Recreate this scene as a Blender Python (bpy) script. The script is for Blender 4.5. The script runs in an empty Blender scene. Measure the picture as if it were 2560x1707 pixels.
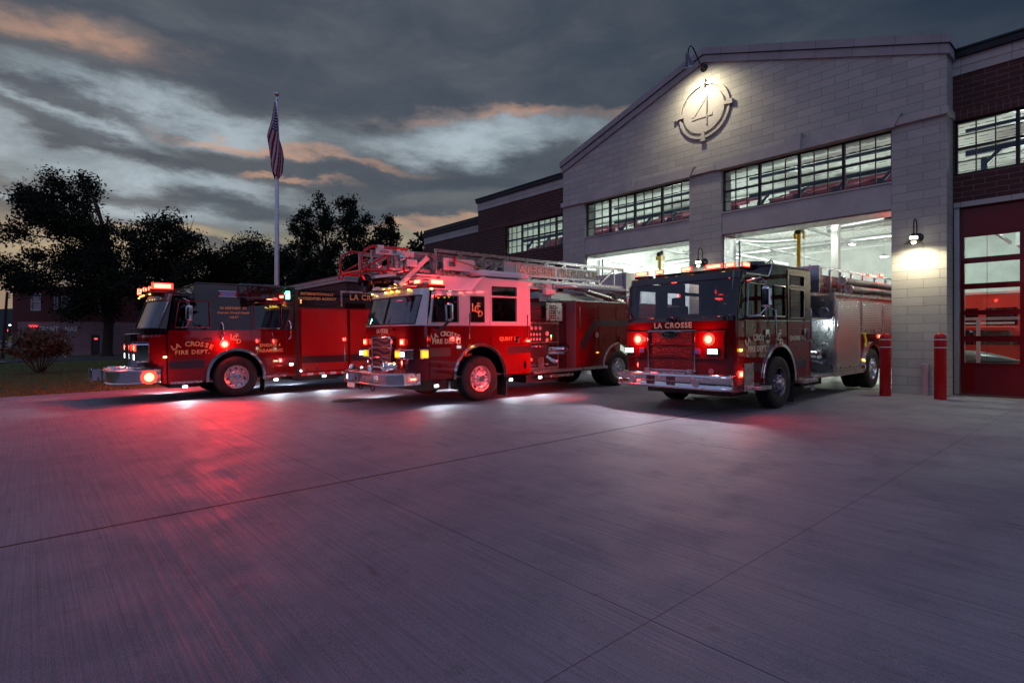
import bpy, math, random
import numpy as np
from mathutils import Vector, Matrix, noise as mnoise
from mathutils.geometry import tessellate_polygon
R=math.radians
C=bpy.context.scene.collection
scene=bpy.context.scene
# ------------------------------------------------------------------ camera, sky, sun, exposure
SL=.015; YB=16.3
def gz(y): return -SL*(YB-max(min(y,YB),-60.))
FW=Vector((-.7560,.6546,0)); RT=Vector((.6546,.7560,0))
cam=bpy.data.objects.new('camera',bpy.data.cameras.new('camera')); C.objects.link(cam)
cam.location=(0,0,1.35); cam.rotation_euler=(R(90),0,math.atan2(.7560,.6546))
cam.data.lens=1394*36/2560; cam.data.sensor_width=36; cam.data.shift_y=-6.5/2560; cam.data.clip_start=.1; cam.data.clip_end=4000
scene.camera=cam
scene.view_settings.view_transform='Standard'; scene.view_settings.look='None'
scene.view_settings.exposure=0; scene.view_settings.gamma=1
scene.render.engine='CYCLES'
cy=scene.cycles; cy.use_denoising=True; cy.max_bounces=7; cy.diffuse_bounces=3; cy.glossy_bounces=4; cy.transmission_bounces=4; cy.transparent_max_bounces=10
cy.sample_clamp_indirect=4; cy.caustics_reflective=False; cy.caustics_refractive=False

class NT:
    def __init__(s,t): s.t=t; s.n=t.nodes; s.l=t.links
    def node(s,ty,**k):
        n=s.n.new(ty)
        for a,b in k.items(): setattr(n,a,b)
        return n
    def link(s,v,sock):
        if isinstance(v,bpy.types.NodeSocket): s.l.new(v,sock)
        else: sock.default_value=v
    def math(s,op,a,b=0.,c=0.,clamp=False):
        n=s.node('ShaderNodeMath',operation=op,use_clamp=clamp)
        for i,v in enumerate((a,b,c)): s.link(v,n.inputs[i])
        return n.outputs[0]
    def mix(s,f,a,b,mode='MIX'):
        n=s.node('ShaderNodeMix',data_type='RGBA',blend_type=mode); s.link(f,n.inputs[0])
        for i,v in ((6,a),(7,b)):
            if not isinstance(v,bpy.types.NodeSocket): v=(*v[:3],1)
            s.link(v,n.inputs[i])
        return n.outputs[2]
    def noise(s,vec,scale,detail=4,rough=.55,dist=0.,lac=2.):
        n=s.node('ShaderNodeTexNoise'); s.link(vec,n.inputs['Vector']); n.inputs['Scale'].default_value=scale
        n.inputs['Detail'].default_value=detail; n.inputs['Roughness'].default_value=rough; n.inputs['Distortion'].default_value=dist
        return n.outputs[0]
    def comb(s,x,y,z=0.):
        n=s.node('ShaderNodeCombineXYZ'); 
        for i,v in enumerate((x,y,z)): s.link(v,n.inputs[i])
        return n.outputs[0]
    def sep(s,v):
        n=s.node('ShaderNodeSeparateXYZ'); s.link(v,n.inputs[0]); return n.outputs
    def ramp(s,f,a,b,lo=0.,hi=1.):
        n=s.node('ShaderNodeMapRange',interpolation_type='SMOOTHSTEP'); s.link(f,n.inputs[0])
        for i,v in zip((1,2,3,4),(a,b,lo,hi)): s.link(v,n.inputs[i])
        return n.outputs[0]

world=bpy.data.worlds.new('World'); scene.world=world; world.use_nodes=True
w=NT(world.node_tree); w.n.clear()
tc=w.node('ShaderNodeTexCoord').outputs['Generated']
X,Y,Z=w.sep(tc)
def dot(v): return w.math('ADD',w.math('MULTIPLY',X,v[0]),w.math('MULTIPLY',Y,v[1]))
az=w.math('ARCTAN2',dot(RT),dot(FW)); el=w.math('ARCSINE',w.math('MAXIMUM',w.math('MINIMUM',Z,1.),-1.))
def azel(px,py):      # the compass bearing and height of a feature of the sky
    u=(px*1.0884-1280)/1394; v=(847-py*1.0884)/1394; return math.atan(u), math.atan(v*math.cos(math.atan(u)))
wn=w.node('ShaderNodeTexNoise'); w.link(w.comb(w.math('MULTIPLY',az,2.4),w.math('MULTIPLY',el,6.5)),wn.inputs['Vector']); wn.inputs['Scale'].default_value=1.6; wn.inputs['Detail'].default_value=7; wn.inputs['Roughness'].default_value=.6
wx,wy,_=w.sep(wn.outputs['Color'])
azw=w.math('ADD',az,w.math('MULTIPLY',w.math('SUBTRACT',wx,.5),.42)); elw=w.math('ADD',el,w.math('MULTIPLY',w.math('SUBTRACT',wy,.5),.15))
n1=w.noise(w.comb(w.math('MULTIPLY',az,1.5),w.math('MULTIPLY',el,4.2)),1.9,8,.56,.5); n2=w.noise(w.comb(w.math('ADD',w.math('MULTIPLY',az,2.2),7.),w.math('MULTIPLY',el,7.)),3.4,8,.62,.4)
n3=w.noise(w.comb(w.math('ADD',az,3.),w.math('MULTIPLY',el,2.4)),6.,8,.58,.4)
def patch(px,py,hw,hh,slope=0.,soft=.66,amp=.9):
    a0,e0=azel(px,py); ww=abs(azel(px+hw,py)[0]-a0); hh=abs(azel(px,py+hh)[1]-e0)
    dx=w.math('SUBTRACT',azw,a0); dy=w.math('SUBTRACT',w.math('SUBTRACT',elw,e0),w.math('MULTIPLY',dx,slope))
    dx=w.math('DIVIDE',dx,ww); dy=w.math('DIVIDE',dy,hh)
    r=w.math('SQRT',w.math('ADD',w.math('MULTIPLY',dx,dx),w.math('MULTIPLY',dy,dy)))
    r=w.math('ADD',r,w.math('MULTIPLY',w.math('SUBTRACT',n2,.5),amp*1.7)); r=w.math('ADD',r,w.math('MULTIPLY',w.math('SUBTRACT',n3,.5),amp*.9))
    return w.ramp(r,1+soft*1.15,1-soft*1.15)
def comb_max(ps):
    o=ps[0]
    for p in ps[1:]: o=w.math('MAXIMUM',o,p)
    return o
base=w.mix(w.ramp(el,.02,.40),(.15,.15,.145),(.05,.058,.075))
grey=w.mix(w.ramp(n1,.34,.68),(.044,.055,.076),(.125,.138,.155))
sky=w.mix(.7,base,grey)
bright=comb_max([patch(420,262,330,40,-.04),patch(300,385,420,40,-.08),patch(1130,320,290,34,.03),patch(60,240,260,40),patch(250,470,420,34)])
sky=w.mix(w.math('MULTIPLY',bright,.97),sky,w.mix(w.ramp(n3,.32,.66),(.19,.24,.275),(.38,.45,.50)))
low=comb_max([patch(150,575,420,46),patch(960,545,270,28),patch(480,545,330,20),patch(1000,575,300,22)])
sky=w.mix(w.math('MULTIPLY',low,.8),sky,w.mix(w.ramp(n3,.36,.66),(.22,.21,.16),(.44,.33,.21)))
dark=comb_max([patch(650,165,1000,72,-.03),patch(1250,70,700,100),patch(1400,200,420,60),patch(260,315,520,22,-.10),patch(1050,400,560,36),patch(60,480,330,32),patch(640,480,520,22),patch(160,220,300,22),patch(520,572,180,7)])
sky=w.mix(w.math('MULTIPLY',dark,.88),sky,w.mix(w.ramp(n3,.34,.7),(.038,.050,.074),(.068,.078,.10)))
orange=comb_max([patch(110,46,240,40,0),patch(1190,282,240,15,.02),patch(650,330,240,11,-.05),patch(690,408,110,8),patch(60,545,190,12),patch(950,520,200,10)])
sky=w.mix(w.math('MULTIPLY',orange,.7),sky,w.mix(w.ramp(n3,.38,.64),(.17,.14,.14),(.52,.29,.19)))
rightd=w.ramp(az,-.05,.72)
sky=w.mix(w.math('MULTIPLY',rightd,.95),sky,w.mix(w.ramp(n1,.35,.7),(.012,.022,.044),(.030,.040,.062)))
back=w.ramp(w.math('ABSOLUTE',az),.86,1.25)
sky=w.mix(back,sky,w.mix(w.ramp(n1,.3,.7),(.115,.14,.265),(.185,.212,.37)))
nish=w.node('ShaderNodeTexSky',sky_type='NISHITA'); nish.sun_disc=False; nish.sun_elevation=R(1.5); nish.sun_rotation=R(250)
bg=w.node('ShaderNodeBackground'); w.link(sky,bg.inputs[0]); bg.inputs[1].default_value=1.1
bg2=w.node('ShaderNodeBackground'); w.link(nish.outputs[0],bg2.inputs[0]); bg2.inputs[1].default_value=.02
add=w.node('ShaderNodeAddShader'); w.l.new(bg.outputs[0],add.inputs[0]); w.l.new(bg2.outputs[0],add.inputs[1])
wo=w.node('ShaderNodeOutputWorld'); w.l.new(add.outputs[0],wo.inputs[0])
world.cycles.sampling_method='MANUAL'; world.cycles.sample_map_resolution=512

sun=bpy.data.objects.new('sun',bpy.data.lights.new('sun','SUN')); C.objects.link(sun)
sun.data.energy=.10; sun.data.angle=R(25); sun.data.color=(.8,.85,1.); sun.rotation_euler=(R(55),0,R(25))

# ------------------------------------------------------------------ materials
def mat(name,col=(.5,.5,.5),rough=.5,metal=0.,coat=0.,emit=None,es=0.,spec=.5):
    m=bpy.data.materials.new(name); m.use_nodes=True; b=m.node_tree.nodes['Principled BSDF']
    b.inputs['Base Color'].default_value=(*col,1); b.inputs['Roughness'].default_value=rough; b.inputs['Metallic'].default_value=metal
    b.inputs['Coat Weight'].default_value=coat; b.inputs['Coat IOR'].default_value=1.75; b.inputs['Coat Roughness'].default_value=.03; b.inputs['Specular IOR Level'].default_value=spec
    if emit: b.inputs['Emission Color'].default_value=(*emit,1); b.inputs['Emission Strength'].default_value=es
    return m
def P(m): return NT(m.node_tree),m.node_tree.nodes['Principled BSDF']
def bump(t,b,h,strength=.3,dist=.01):
    n=t.node('ShaderNodeBump'); t.link(h,n.inputs['Height']); n.inputs['Strength'].default_value=strength; n.inputs['Distance'].default_value=dist
    t.l.new(n.outputs[0],b.inputs['Normal']); return n
def paint(name,col,coat=.9,rough=.3):
    m=mat(name,col,rough,0,coat); t,b=P(m); o=t.node('ShaderNodeTexCoord').outputs['Object']
    t.link(t.ramp(t.noise(o,5.,3,.5),.3,.8,rough*.9,rough*1.15),b.inputs['Roughness'])
    b.inputs['Specular IOR Level'].default_value=.06; bump(t,b,t.noise(o,.8,1),.03,.02); return m
RED=paint('red_paint',(.17,.002,.004),1.); BLACKP=paint('black_paint',(.006,.0055,.007),1.,.5); WHITEP=paint('white_paint',(.74,.73,.74))
def metalmat(name,col,rough,ns=14.,bs=.08):
    m=mat(name,col,rough,1.); t,b=P(m); o=t.node('ShaderNodeTexCoord').outputs['Object']
    t.link(t.ramp(t.noise(o,ns,3,.5),.3,.75,rough*.85,min(1,rough*1.25)),b.inputs['Roughness']); bump(t,b,t.noise(o,3.,1),bs*.6,.01); return m
CHROME=metalmat('chrome',(.85,.86,.88),.07); ALU=metalmat('aluminium',(.72,.72,.74),.3); STEEL=metalmat('galvanised_steel',(.55,.57,.58),.42,5.,.1)
LADDER=metalmat('ladder_aluminium',(.40,.39,.40),.30,10.)
m=metalmat('diamond_plate',(.62,.63,.66),.3); t,b=P(m); o=t.node('ShaderNodeTexCoord').outputs['Object']; v=t.node('ShaderNodeTexVoronoi'); t.link(o,v.inputs['Vector']); v.inputs['Scale'].default_value=34
bump(t,b,t.ramp(v.outputs['Distance'],.1,.5,1,0),.5,.004); PLATE=m
m=mat('roll_up_aluminium',(.66,.66,.68),.26,.88); t,b=P(m); o=t.node('ShaderNodeTexCoord').outputs['Object']; z=t.sep(o)[2]
bump(t,b,t.math('ABSOLUTE',t.math('SINE',t.math('MULTIPLY',z,math.pi/.045))),.55,.006); ROLLSILVER=m
m=mat('roll_up_red',(.40,.006,.01),.3,0,.6); t,b=P(m); o=t.node('ShaderNodeTexCoord').outputs['Object']; z=t.sep(o)[2]
bump(t,b,t.math('ABSOLUTE',t.math('SINE',t.math('MULTIPLY',z,math.pi/.045))),.35,.005); ROLLRED=m
RUBBER=mat('rubber',(.016,.015,.016),.75); t,b=P(RUBBER); o=t.node('ShaderNodeTexCoord').outputs['Object']
bump(t,b,t.noise(o,40,3),.3,.004); t.link(t.mix(t.ramp(t.noise(o,4,5),.4,.7),(.012,.012,.013),(.035,.03,.028)),b.inputs['Base Color'])
BLACK=mat('black_plastic',(.012,.012,.013),.5); DARKSTEEL=mat('chassis_black',(.012,.011,.011),.6)
GOLD=mat('gold_leaf',(.80,.50,.20),.38,.35); GOLDPALE=mat('pale_gold',(.85,.78,.5),.5)
GREYL=mat('upholstery',(.03,.03,.035),.8); WOOD=mat('wood_handle',(.42,.2,.07),.5); YELLOW=mat('yellow_hose',(.85,.62,.02),.5)
STRIPE=mat('charcoal_stripe',(.022,.018,.028),.3,0,.6); WHITET=mat('reflective_white',(.7,.7,.72),.4); REFR=mat('reflective_red',(.6,.02,.03),.35)
BLUEM=mat('blue_plastic',(.05,.12,.4),.3)
def glassm(name,tint,mixf,rough=.02,fs=1.):
    m=bpy.data.materials.new(name); m.use_nodes=True; t=NT(m.node_tree); t.n.clear()
    tr=t.node('ShaderNodeBsdfTransparent'); tr.inputs[0].default_value=(*tint,1); g=t.node('ShaderNodeBsdfGlossy'); g.inputs['Roughness'].default_value=rough; g.inputs[0].default_value=(.95,.97,1,1)
    f=t.node('ShaderNodeFresnel'); f.inputs[0].default_value=1.5; mx=t.node('ShaderNodeMixShader'); bf=t.math('SUBTRACT',1.,t.node('ShaderNodeNewGeometry').outputs['Backfacing']); t.link(t.math('MULTIPLY',bf,t.math('ADD',t.math('MULTIPLY',f.outputs[0],fs*(1.-mixf)),mixf)),mx.inputs[0])
    t.l.new(tr.outputs[0],mx.inputs[1]); t.l.new(g.outputs[0],mx.inputs[2]); o=t.node('ShaderNodeOutputMaterial'); t.l.new(mx.outputs[0],o.inputs[0]); return m
GLASS=glassm('clear_glass',(.90,.95,.94),.02,.02,.35); TINT=glassm('tinted_glass',(.5,.5,.54),.06); WSGLASS=glassm('windscreen_glass',(.55,.6,.72),.12); WS3=glassm('clear_windscreen',(.72,.66,.78),.03); TINT3=glassm('clear_side_window',(.8,.82,.85),.03)
def emis(name,col,s,base=(.1,.1,.1)): return mat(name,base,.3,0,.5,col,s)
E_RED=emis('red_lens',(1,.05,.025),2.6,(.5,.01,.01)); E_REDHOT=emis('red_led',(1,.21,.11),6.); E_AMB=emis('amber_lens',(1,.42,.02),3.,(.6,.3,.02)); E_AMBHOT=emis('amber_led',(1,.7,.2),9.)
E_WHITE=emis('white_led',(.9,.97,1),14.); E_HEAD=emis('headlamp_glow',(.92,.97,1),9.); E_BULB=emis('bulb_glow',(1,.88,.6),22.); E_BAY=emis('bay_lamp_glow',(.93,1,.95),9.)
E_GREEN=emis('green_led',(.1,1,.45),7.); E_BLUE=emis('blue_led',(.3,.55,1),3.); E_ORL=emis('amber_low',(1,.38,.02),1.2,(.5,.25,.02)); E_NEON=emis('neon_red',(1,.05,.05),3.)
OFFRED=mat('unlit_red_lens',(.45,.01,.02),.15,0,.8); OFFBLUE=mat('unlit_blue_lens',(.12,.2,.6),.15,0,.8); 

def wallcoords(t):
    o=t.node('ShaderNodeTexCoord').outputs['Object']; x,y,z=t.sep(o); return o,t.comb(t.math('ADD',x,y),z,0.)
def brickmat(name,c1,c2,mortar,bw,bh,ms,off=.5,z0=0.,x0=0.,rough=.85,bstr=.5,var=.3):
    m=mat(name,c1,rough); t,b=P(m); o,v=wallcoords(t)
    va=t.node('ShaderNodeVectorMath',operation='ADD'); t.link(v,va.inputs[0]); va.inputs[1].default_value=(x0,z0,0)
    br=t.node('ShaderNodeTexBrick'); t.link(va.outputs[0],br.inputs['Vector']); br.offset=off; br.squash=1
    for k,val in (('Color1',(*c1,1)),('Color2',(*c2,1)),('Mortar',(*mortar,1)),('Scale',1.),('Mortar Size',ms),('Mortar Smooth',.15),('Bias',0.),('Brick Width',bw),('Row Height',bh)): br.inputs[k].default_value=val
    n=t.noise(o,.9,6,.6); n4=t.noise(o,22.,4,.6)
    c=t.mix(t.ramp(n,.3,.75,0,var),br.outputs['Color'],tuple(k*.6 for k in c1)); c=t.mix(t.ramp(n4,.35,.75,0,.25),c,tuple(k*.7 for k in c1))
    t.link(c,b.inputs['Base Color'])
    h=t.math('ADD',t.math('MULTIPLY',br.outputs['Fac'],-1.),t.math('MULTIPLY',n4,.25)); bump(t,b,h,bstr,.008); return m
BLOCK=brickmat('pale_stone_block',(.50,.50,.465),(.41,.41,.385),(.20,.19,.185),.65,.2147,.006,.5,0.,.05)
BRICK=brickmat('dark_red_brick',(.085,.030,.026),(.06,.022,.02),(.17,.13,.125),.42,.128,.0085,.5,0.,0.,.85,.6,.4)
SOLDIER=brickmat('soldier_brick',(.10,.036,.03),(.065,.024,.022),(.17,.13,.125),.128,.42,.0085,0.,.0,0.)
def stone(name,c,scale=1.,rough=.8,joint=None):
    m=mat(name,c,rough); t,b=P(m); o,v=wallcoords(t)
    n=t.noise(o,1.3*scale,6,.62); n4=t.noise(o,30.,4,.6)
    col=t.mix(t.ramp(n,.3,.75),c,tuple(k*.78 for k in c)); col=t.mix(t.ramp(n4,.4,.8,0,.3),col,tuple(k*.7 for k in c))
    if joint:
        x=t.sep(v)[0]; f=t.math('FRACT',t.math('DIVIDE',x,joint)); j=t.math('LESS_THAN',f,.012); col=t.mix(j,col,tuple(k*.35 for k in c))
    t.link(col,b.inputs['Base Color']); bump(t,b,n4,.18,.006); return m
CAST=stone('cast_stone',(.49,.475,.46)); COPING=stone('stone_coping',(.36,.35,.36),joint=.92); LIME=stone('limestone_band',(.50,.48,.455),joint=.92)
DARKMETAL=mat('dark_metal_trim',(.02,.022,.026),.45,.6); FRAME=mat('black_window_frame',(.012,.012,.014),.4,.3)
CEIL=stone('painted_ceiling',(.74,.76,.74)); 
m=mat('perforated_deck',(.76,.78,.76),.6); t,b=P(m); o=t.node('ShaderNodeTexCoord').outputs['Object']; x,y,z=t.sep(o)
fy=t.math('FRACT',t.math('DIVIDE',y,.62)); fx=t.math('FRACT',t.math('DIVIDE',x,.34)); slot=t.math('MULTIPLY',t.math('LESS_THAN',fy,.13),t.math('LESS_THAN',fx,.6))
rib=t.math('LESS_THAN',t.math('FRACT',t.math('DIVIDE',y,.31)),.22)
t.link(t.mix(slot,t.mix(rib,(.76,.78,.76),(.5,.52,.5)),(.08,.09,.09)),b.inputs['Base Color']); bump(t,b,rib,.6,.05); DECK=m
WALLIN=stone('painted_block_inside',(.72,.75,.73)); FLOORIN=stone('polished_floor',(.42,.42,.40),1.,.35)
DOORRED=paint('door_red_enamel',(.17,.008,.012),.3,.4)
m=mat('broomed_concrete',(.3,.28,.3),.6); t,b=P(m); o=t.node('ShaderNodeTexCoord').outputs['Object']; x,y,z=t.sep(o)
def band(k,kx,det=3): return t.noise(t.comb(t.math('MULTIPLY',x,kx),t.math('MULTIPLY',y,k),0.),1.,det,.6)
groove=band(85.,.9,2); groove2=band(38.,.5,3); groove3=band(9.,.16,3); big=t.noise(o,.28,6,.62,.4); med=t.noise(o,1.7,6,.65,.3); fine=t.noise(o,130.,2,.6)
streak=t.math('ADD',t.math('MULTIPLY',groove2,.5),t.math('MULTIPLY',groove3,.5))
col=t.mix(t.ramp(big,.3,.72),(.26,.265,.315),(.175,.178,.23)); col=t.mix(t.ramp(streak,  .44,.66,0,.20),col,(.105,.10,.12)); col=t.mix(t.ramp(med,.45,.75,0,.35),col,(.105,.10,.12))
col=t.mix(t.ramp(groove,.42,.66,0,.34),col,(.08,.078,.09)); col=t.mix(t.ramp(fine,.5,.8,0,.3),col,(.32,.30,.31))
spots=t.noise(o,5.5,3,.5); col=t.mix(t.ramp(spots,.66,.74,0,.35),col,(.09,.085,.10))
sc=t.noise(t.comb(t.math('MULTIPLY',x,1.2),t.math('MULTIPLY',y,6.),2.),.55,4,.55,1.2); scm=t.math('MULTIPLY',t.ramp(sc,.66,.72),t.ramp(t.noise(t.comb(t.math('MULTIPLY',x,3.),t.math('MULTIPLY',y,26.),1.),1.,2,.5),.45,.55)); col=t.mix(t.math('MULTIPLY',scm,.55),col,(.05,.048,.055))
agg=t.noise(o,170.,2,.6); col=t.mix(t.ramp(agg,.52,.72,0,.5),col,(.46,.45,.50)); col=t.mix(t.ramp(agg,.46,.30,0,.4),col,(.07,.07,.09)); peb=t.noise(o,60.,1,.5); col=t.mix(t.ramp(peb,.76,.79,0,.9),col,(.03,.03,.035))
def gapline(v,pos,hw=.008):
    return t.math('LESS_THAN',t.math('ABSOLUTE',t.math('SUBTRACT',v,pos)),hw)
jm=None
for p in (-20.2,-17.7,-13.35,-9.6,-5.8,-1.83,2.2,6.2):
    g=gapline(x,p,.022 if p==-5.8 else .0025); jm=g if jm is None else t.math('MAXIMUM',jm,g)
for p in (-6.6,-2.,2.6,7.2,11.8,16.0): jm=t.math('MAXIMUM',jm,gapline(y,p,.0035))
col=t.mix(jm,col,(.035,.035,.045)); t.link(col,b.inputs['Base Color'])
t.link(t.ramp(t.math('ADD',t.math('MULTIPLY',med,.5),t.math('MULTIPLY',groove2,.5)),.35,.65,.58,.85),b.inputs['Roughness']); b.inputs['Specular IOR Level'].default_value=.35
h=t.math('ADD',t.math('MULTIPLY',groove,.9),t.math('MULTIPLY',groove2,.9)); h=t.math('ADD',h,t.math('MULTIPLY',fine,.35)); h=t.math('SUBTRACT',h,t.math('MULTIPLY',jm,3.)); bump(t,b,h,.5,.004); CONC=m
def groundmat(name,c1,c2,sc,bs=.6):
    m=mat(name,c1,.95); t,b=P(m); o=t.node('ShaderNodeTexCoord').outputs['Object']; n=t.noise(o,sc,6,.7); t.link(t.mix(t.ramp(n,.35,.68),c1,c2),b.inputs['Base Color']); bump(t,b,t.noise(o,sc*9,4),bs,.05); return m
SOIL=groundmat('soil_and_turf',(.07,.09,.022),(.045,.06,.018),.6); GRASS=mat('grass_blades',(.12,.155,.035),.8); ASPH=groundmat('asphalt',(.045,.045,.05),(.06,.06,.065),3.,.3); PAVE=groundmat('sidewalk_concrete',(.3,.29,.28),(.22,.21,.2),2.,.2)
BARK=groundmat('bark',(.06,.042,.03),(.035,.025,.02),6.,.9); HILLM=groundmat('wooded_hill',(.02,.03,.035),(.03,.045,.05),.02)
LEAF=mat('green_leaves',(.02,.032,.014),.8,spec=.2); LEAF2=mat('dark_green_leaves',(.014,.022,.013),.85,spec=.15); LEAFR=mat('shrub_leaves',(.10,.07,.03),.6)

# ------------------------------------------------------------------ mesh helpers
class M:
    def __init__(s): s.v=[]; s.f=[]; s.mi=[]; s.k=0
    def add(s,vs,fs):
        n=len(s.v); s.v.extend(tuple(v) for v in vs)
        for f in fs: s.f.append(tuple(i+n for i in f)); s.mi.append(s.k)
        return s
    def box(s,x0,x1,y0,y1,z0,z1):
        return s.add([(x0,y0,z0),(x1,y0,z0),(x1,y1,z0),(x0,y1,z0),(x0,y0,z1),(x1,y0,z1),(x1,y1,z1),(x0,y1,z1)],[(0,3,2,1),(4,5,6,7),(0,1,5,4),(1,2,6,5),(2,3,7,6),(3,0,4,7)])
    def tube(s,pts,r,n=10,cap=True):
        pts=[Vector(p) for p in pts]; rs=r if isinstance(r,(list,tuple)) else [r]*len(pts); vs=[]; prev=None
        for i,p in enumerate(pts):
            d=((pts[min(i+1,len(pts)-1)]-pts[max(i-1,0)])).normalized()
            if prev is None: a=d.orthogonal().normalized()
            else: a=(prev-d*prev.dot(d)).normalized()
            prev=a; b=d.cross(a)
            for k in range(n): q=2*math.pi*(k+.5)/n; vs.append(p+(a*math.cos(q)+b*math.sin(q))*rs[i])
        fs=[(i*n+k,i*n+(k+1)%n,(i+1)*n+(k+1)%n,(i+1)*n+k) for i in range(len(pts)-1) for k in range(n)]
        if cap: fs+= [tuple(range(n))[::-1],tuple(range((len(pts)-1)*n,len(pts)*n))]
        return s.add(vs,fs)
    def bar(s,p0,p1,w_,h_,up=(0,0,1)):
        p0=Vector(p0);p1=Vector(p1);d=(p1-p0).normalized();u=Vector(up); a=d.cross(u)
        if a.length<1e-4: a=d.orthogonal()
        a.normalize(); b=a.cross(d); vs=[]
        for p in (p0,p1):
            for i,j in ((-1,-1),(1,-1),(1,1),(-1,1)): vs.append(p+a*i*w_/2+b*j*h_/2)
        return s.add(vs,[(0,3,2,1),(4,5,6,7),(0,1,5,4),(1,2,6,5),(2,3,7,6),(3,0,4,7)])
    def lathe(s,prof,n=28,mtx=None,close=False):   # prof: (r, h) round local z
        vs=[]; 
        for r,h in prof:
            for k in range(n): q=2*math.pi*k/n; vs.append(Vector((r*math.cos(q),r*math.sin(q),h)))
        if mtx is not None: vs=[mtx@v for v in vs]
        L=len(prof); fs=[(i*n+k,i*n+(k+1)%n,(i+1)*n+(k+1)%n,(i+1)*n+k) for i in range(L-1) for k in range(n)]
        if prof[0][0]>1e-6 and not close: fs.append(tuple(range(n))[::-1])
        if prof[-1][0]>1e-6 and not close: fs.append(tuple(range((L-1)*n,L*n)))
        return s.add(vs,fs)
    def panel(s,loops,fn,w0,w1):     # polygon with holes, given thickness; fn(u,v,w)->xyz
        flat=[p for l in loops for p in l]; n=len(flat)
        tri=tessellate_polygon([[Vector((p[0],p[1],0)) for p in l] for l in loops])
        vs=[fn(p[0],p[1],w0) for p in flat]+[fn(p[0],p[1],w1) for p in flat]
        fs=[tuple(t_) for t_ in tri]+[tuple(i+n for i in t_[::-1]) for t_ in tri]; o=0
        for l in loops:
            L=len(l)
            for i in range(L): j=(i+1)%L; fs.append((o+i,o+j,o+j+n,o+i+n))
            o+=L
        return s.add(vs,fs)
    def grid(s,rows,closed=False):
        n=len(rows[0]); vs=[p for r in rows for p in r]; m_=n if closed else n-1
        return s.add(vs,[(i*n+k,i*n+(k+1)%n,(i+1)*n+(k+1)%n,(i+1)*n+k) for i in range(len(rows)-1) for k in range(m_)])
    def obj(s,name,mats,parent=None,smooth=False,bevel=0.,loc=None,fix=True,solid=0.):
        me=bpy.data.meshes.new(name); me.from_pydata(s.v,[],s.f)
        mats=mats if isinstance(mats,(list,tuple)) else [mats]
        for m_ in mats: me.materials.append(m_)
        if len(mats)>1: me.polygons.foreach_set('material_index',s.mi)
        if fix:
            import bmesh; bm=bmesh.new(); bm.from_mesh(me); bmesh.ops.recalc_face_normals(bm,faces=bm.faces); bm.to_mesh(me); bm.free()
        if smooth: me.polygons.foreach_set('use_smooth',[True]*len(me.polygons)); me.set_sharp_from_angle(angle=R(38))
        o=bpy.data.objects.new(name,me); C.objects.link(o)
        if parent: o.parent=parent
        if loc: o.location=loc
        if solid: md=o.modifiers.new('s','SOLIDIFY'); md.thickness=solid
        if bevel: md=o.modifiers.new('b','BEVEL'); md.width=bevel; md.segments=2; md.limit_method='ANGLE'; md.angle_limit=R(40)
        return o
def split_m(g):       # one mesh builder per loose piece
    par=list(range(len(g.v)))
    def fd(a):
        while par[a]!=a: par[a]=par[par[a]]; a=par[a]
        return a
    for f in g.f:
        r0=fd(f[0])
        for i in f[1:]:
            q=fd(i)
            if q!=r0: par[q]=r0
    out={}
    for f,k in zip(g.f,g.mi): out.setdefault(fd(f[0]),[]).append((f,k))
    res=[]
    for fl in out.values():
        h=M(); mp={}
        for f,k in fl:
            nf=[]
            for i in f:
                if i not in mp: mp[i]=len(h.v); h.v.append(g.v[i])
                nf.append(mp[i])
            h.f.append(tuple(nf)); h.mi.append(k)
        res.append(h)
    return res
def pieces(name,m,parent,fn,**k):
    g=M(); fn(g); return [h.obj(name,m,parent,**k) for h in split_m(g)]
def tag(o,label=None,cat=None,group=None,kind=None):
    for k,v in (('label',label),('category',cat),('group',group),('kind',kind)):
        if v: o[k]=v
    return o
def empty(name,loc,rot=(0,0,0),**k):
    o=bpy.data.objects.new(name,None); C.objects.link(o); o.location=loc; o.rotation_euler=rot; o.empty_display_size=.3; return tag(o,**k)
def part(name,m,parent,fn,**k):
    g=M(); fn(g)
    if name in SPLIT and not isinstance(m,list): return [h.obj(name,m,parent,**k) for h in split_m(g)][0]
    return g.obj(name,m,parent,**k)
SPLIT={'column','lug_nut','door_track','string_course','steel_jamb','emblem_tick','skirt','panel_seam','heater','air_duct','duct_cone','seat','cab_step','fender_trim','door_handle','latch','tow_bracket','tow_hook','interior_wall','collar','air_horn','hose_cap','wheel_well','hose_bed','speaker_grille','deck_rack','valve_handle','discharge_port','bell','spot_lamp','control_mount','side_wing','light_bracket','suction_inlet','inlet_cap','coupling','hose_strap','hose_bracket','snow_chain','lamp_rail','running_board','tip_guard','gauge','pump_gauge','nameplate','wiper_blade','bolt','raised_door','under_box','stripe_band'}
def dup(o,parent=None):
    c=o.copy(); C.objects.link(c); c.parent=parent if parent else o.parent
    for ch in o.children: dup(ch,c)
    return c
def align(pos,zdir):
    q=Vector(zdir).to_track_quat('Z','Y').to_matrix().to_4x4(); return Matrix.Translation(pos)@q
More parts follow.
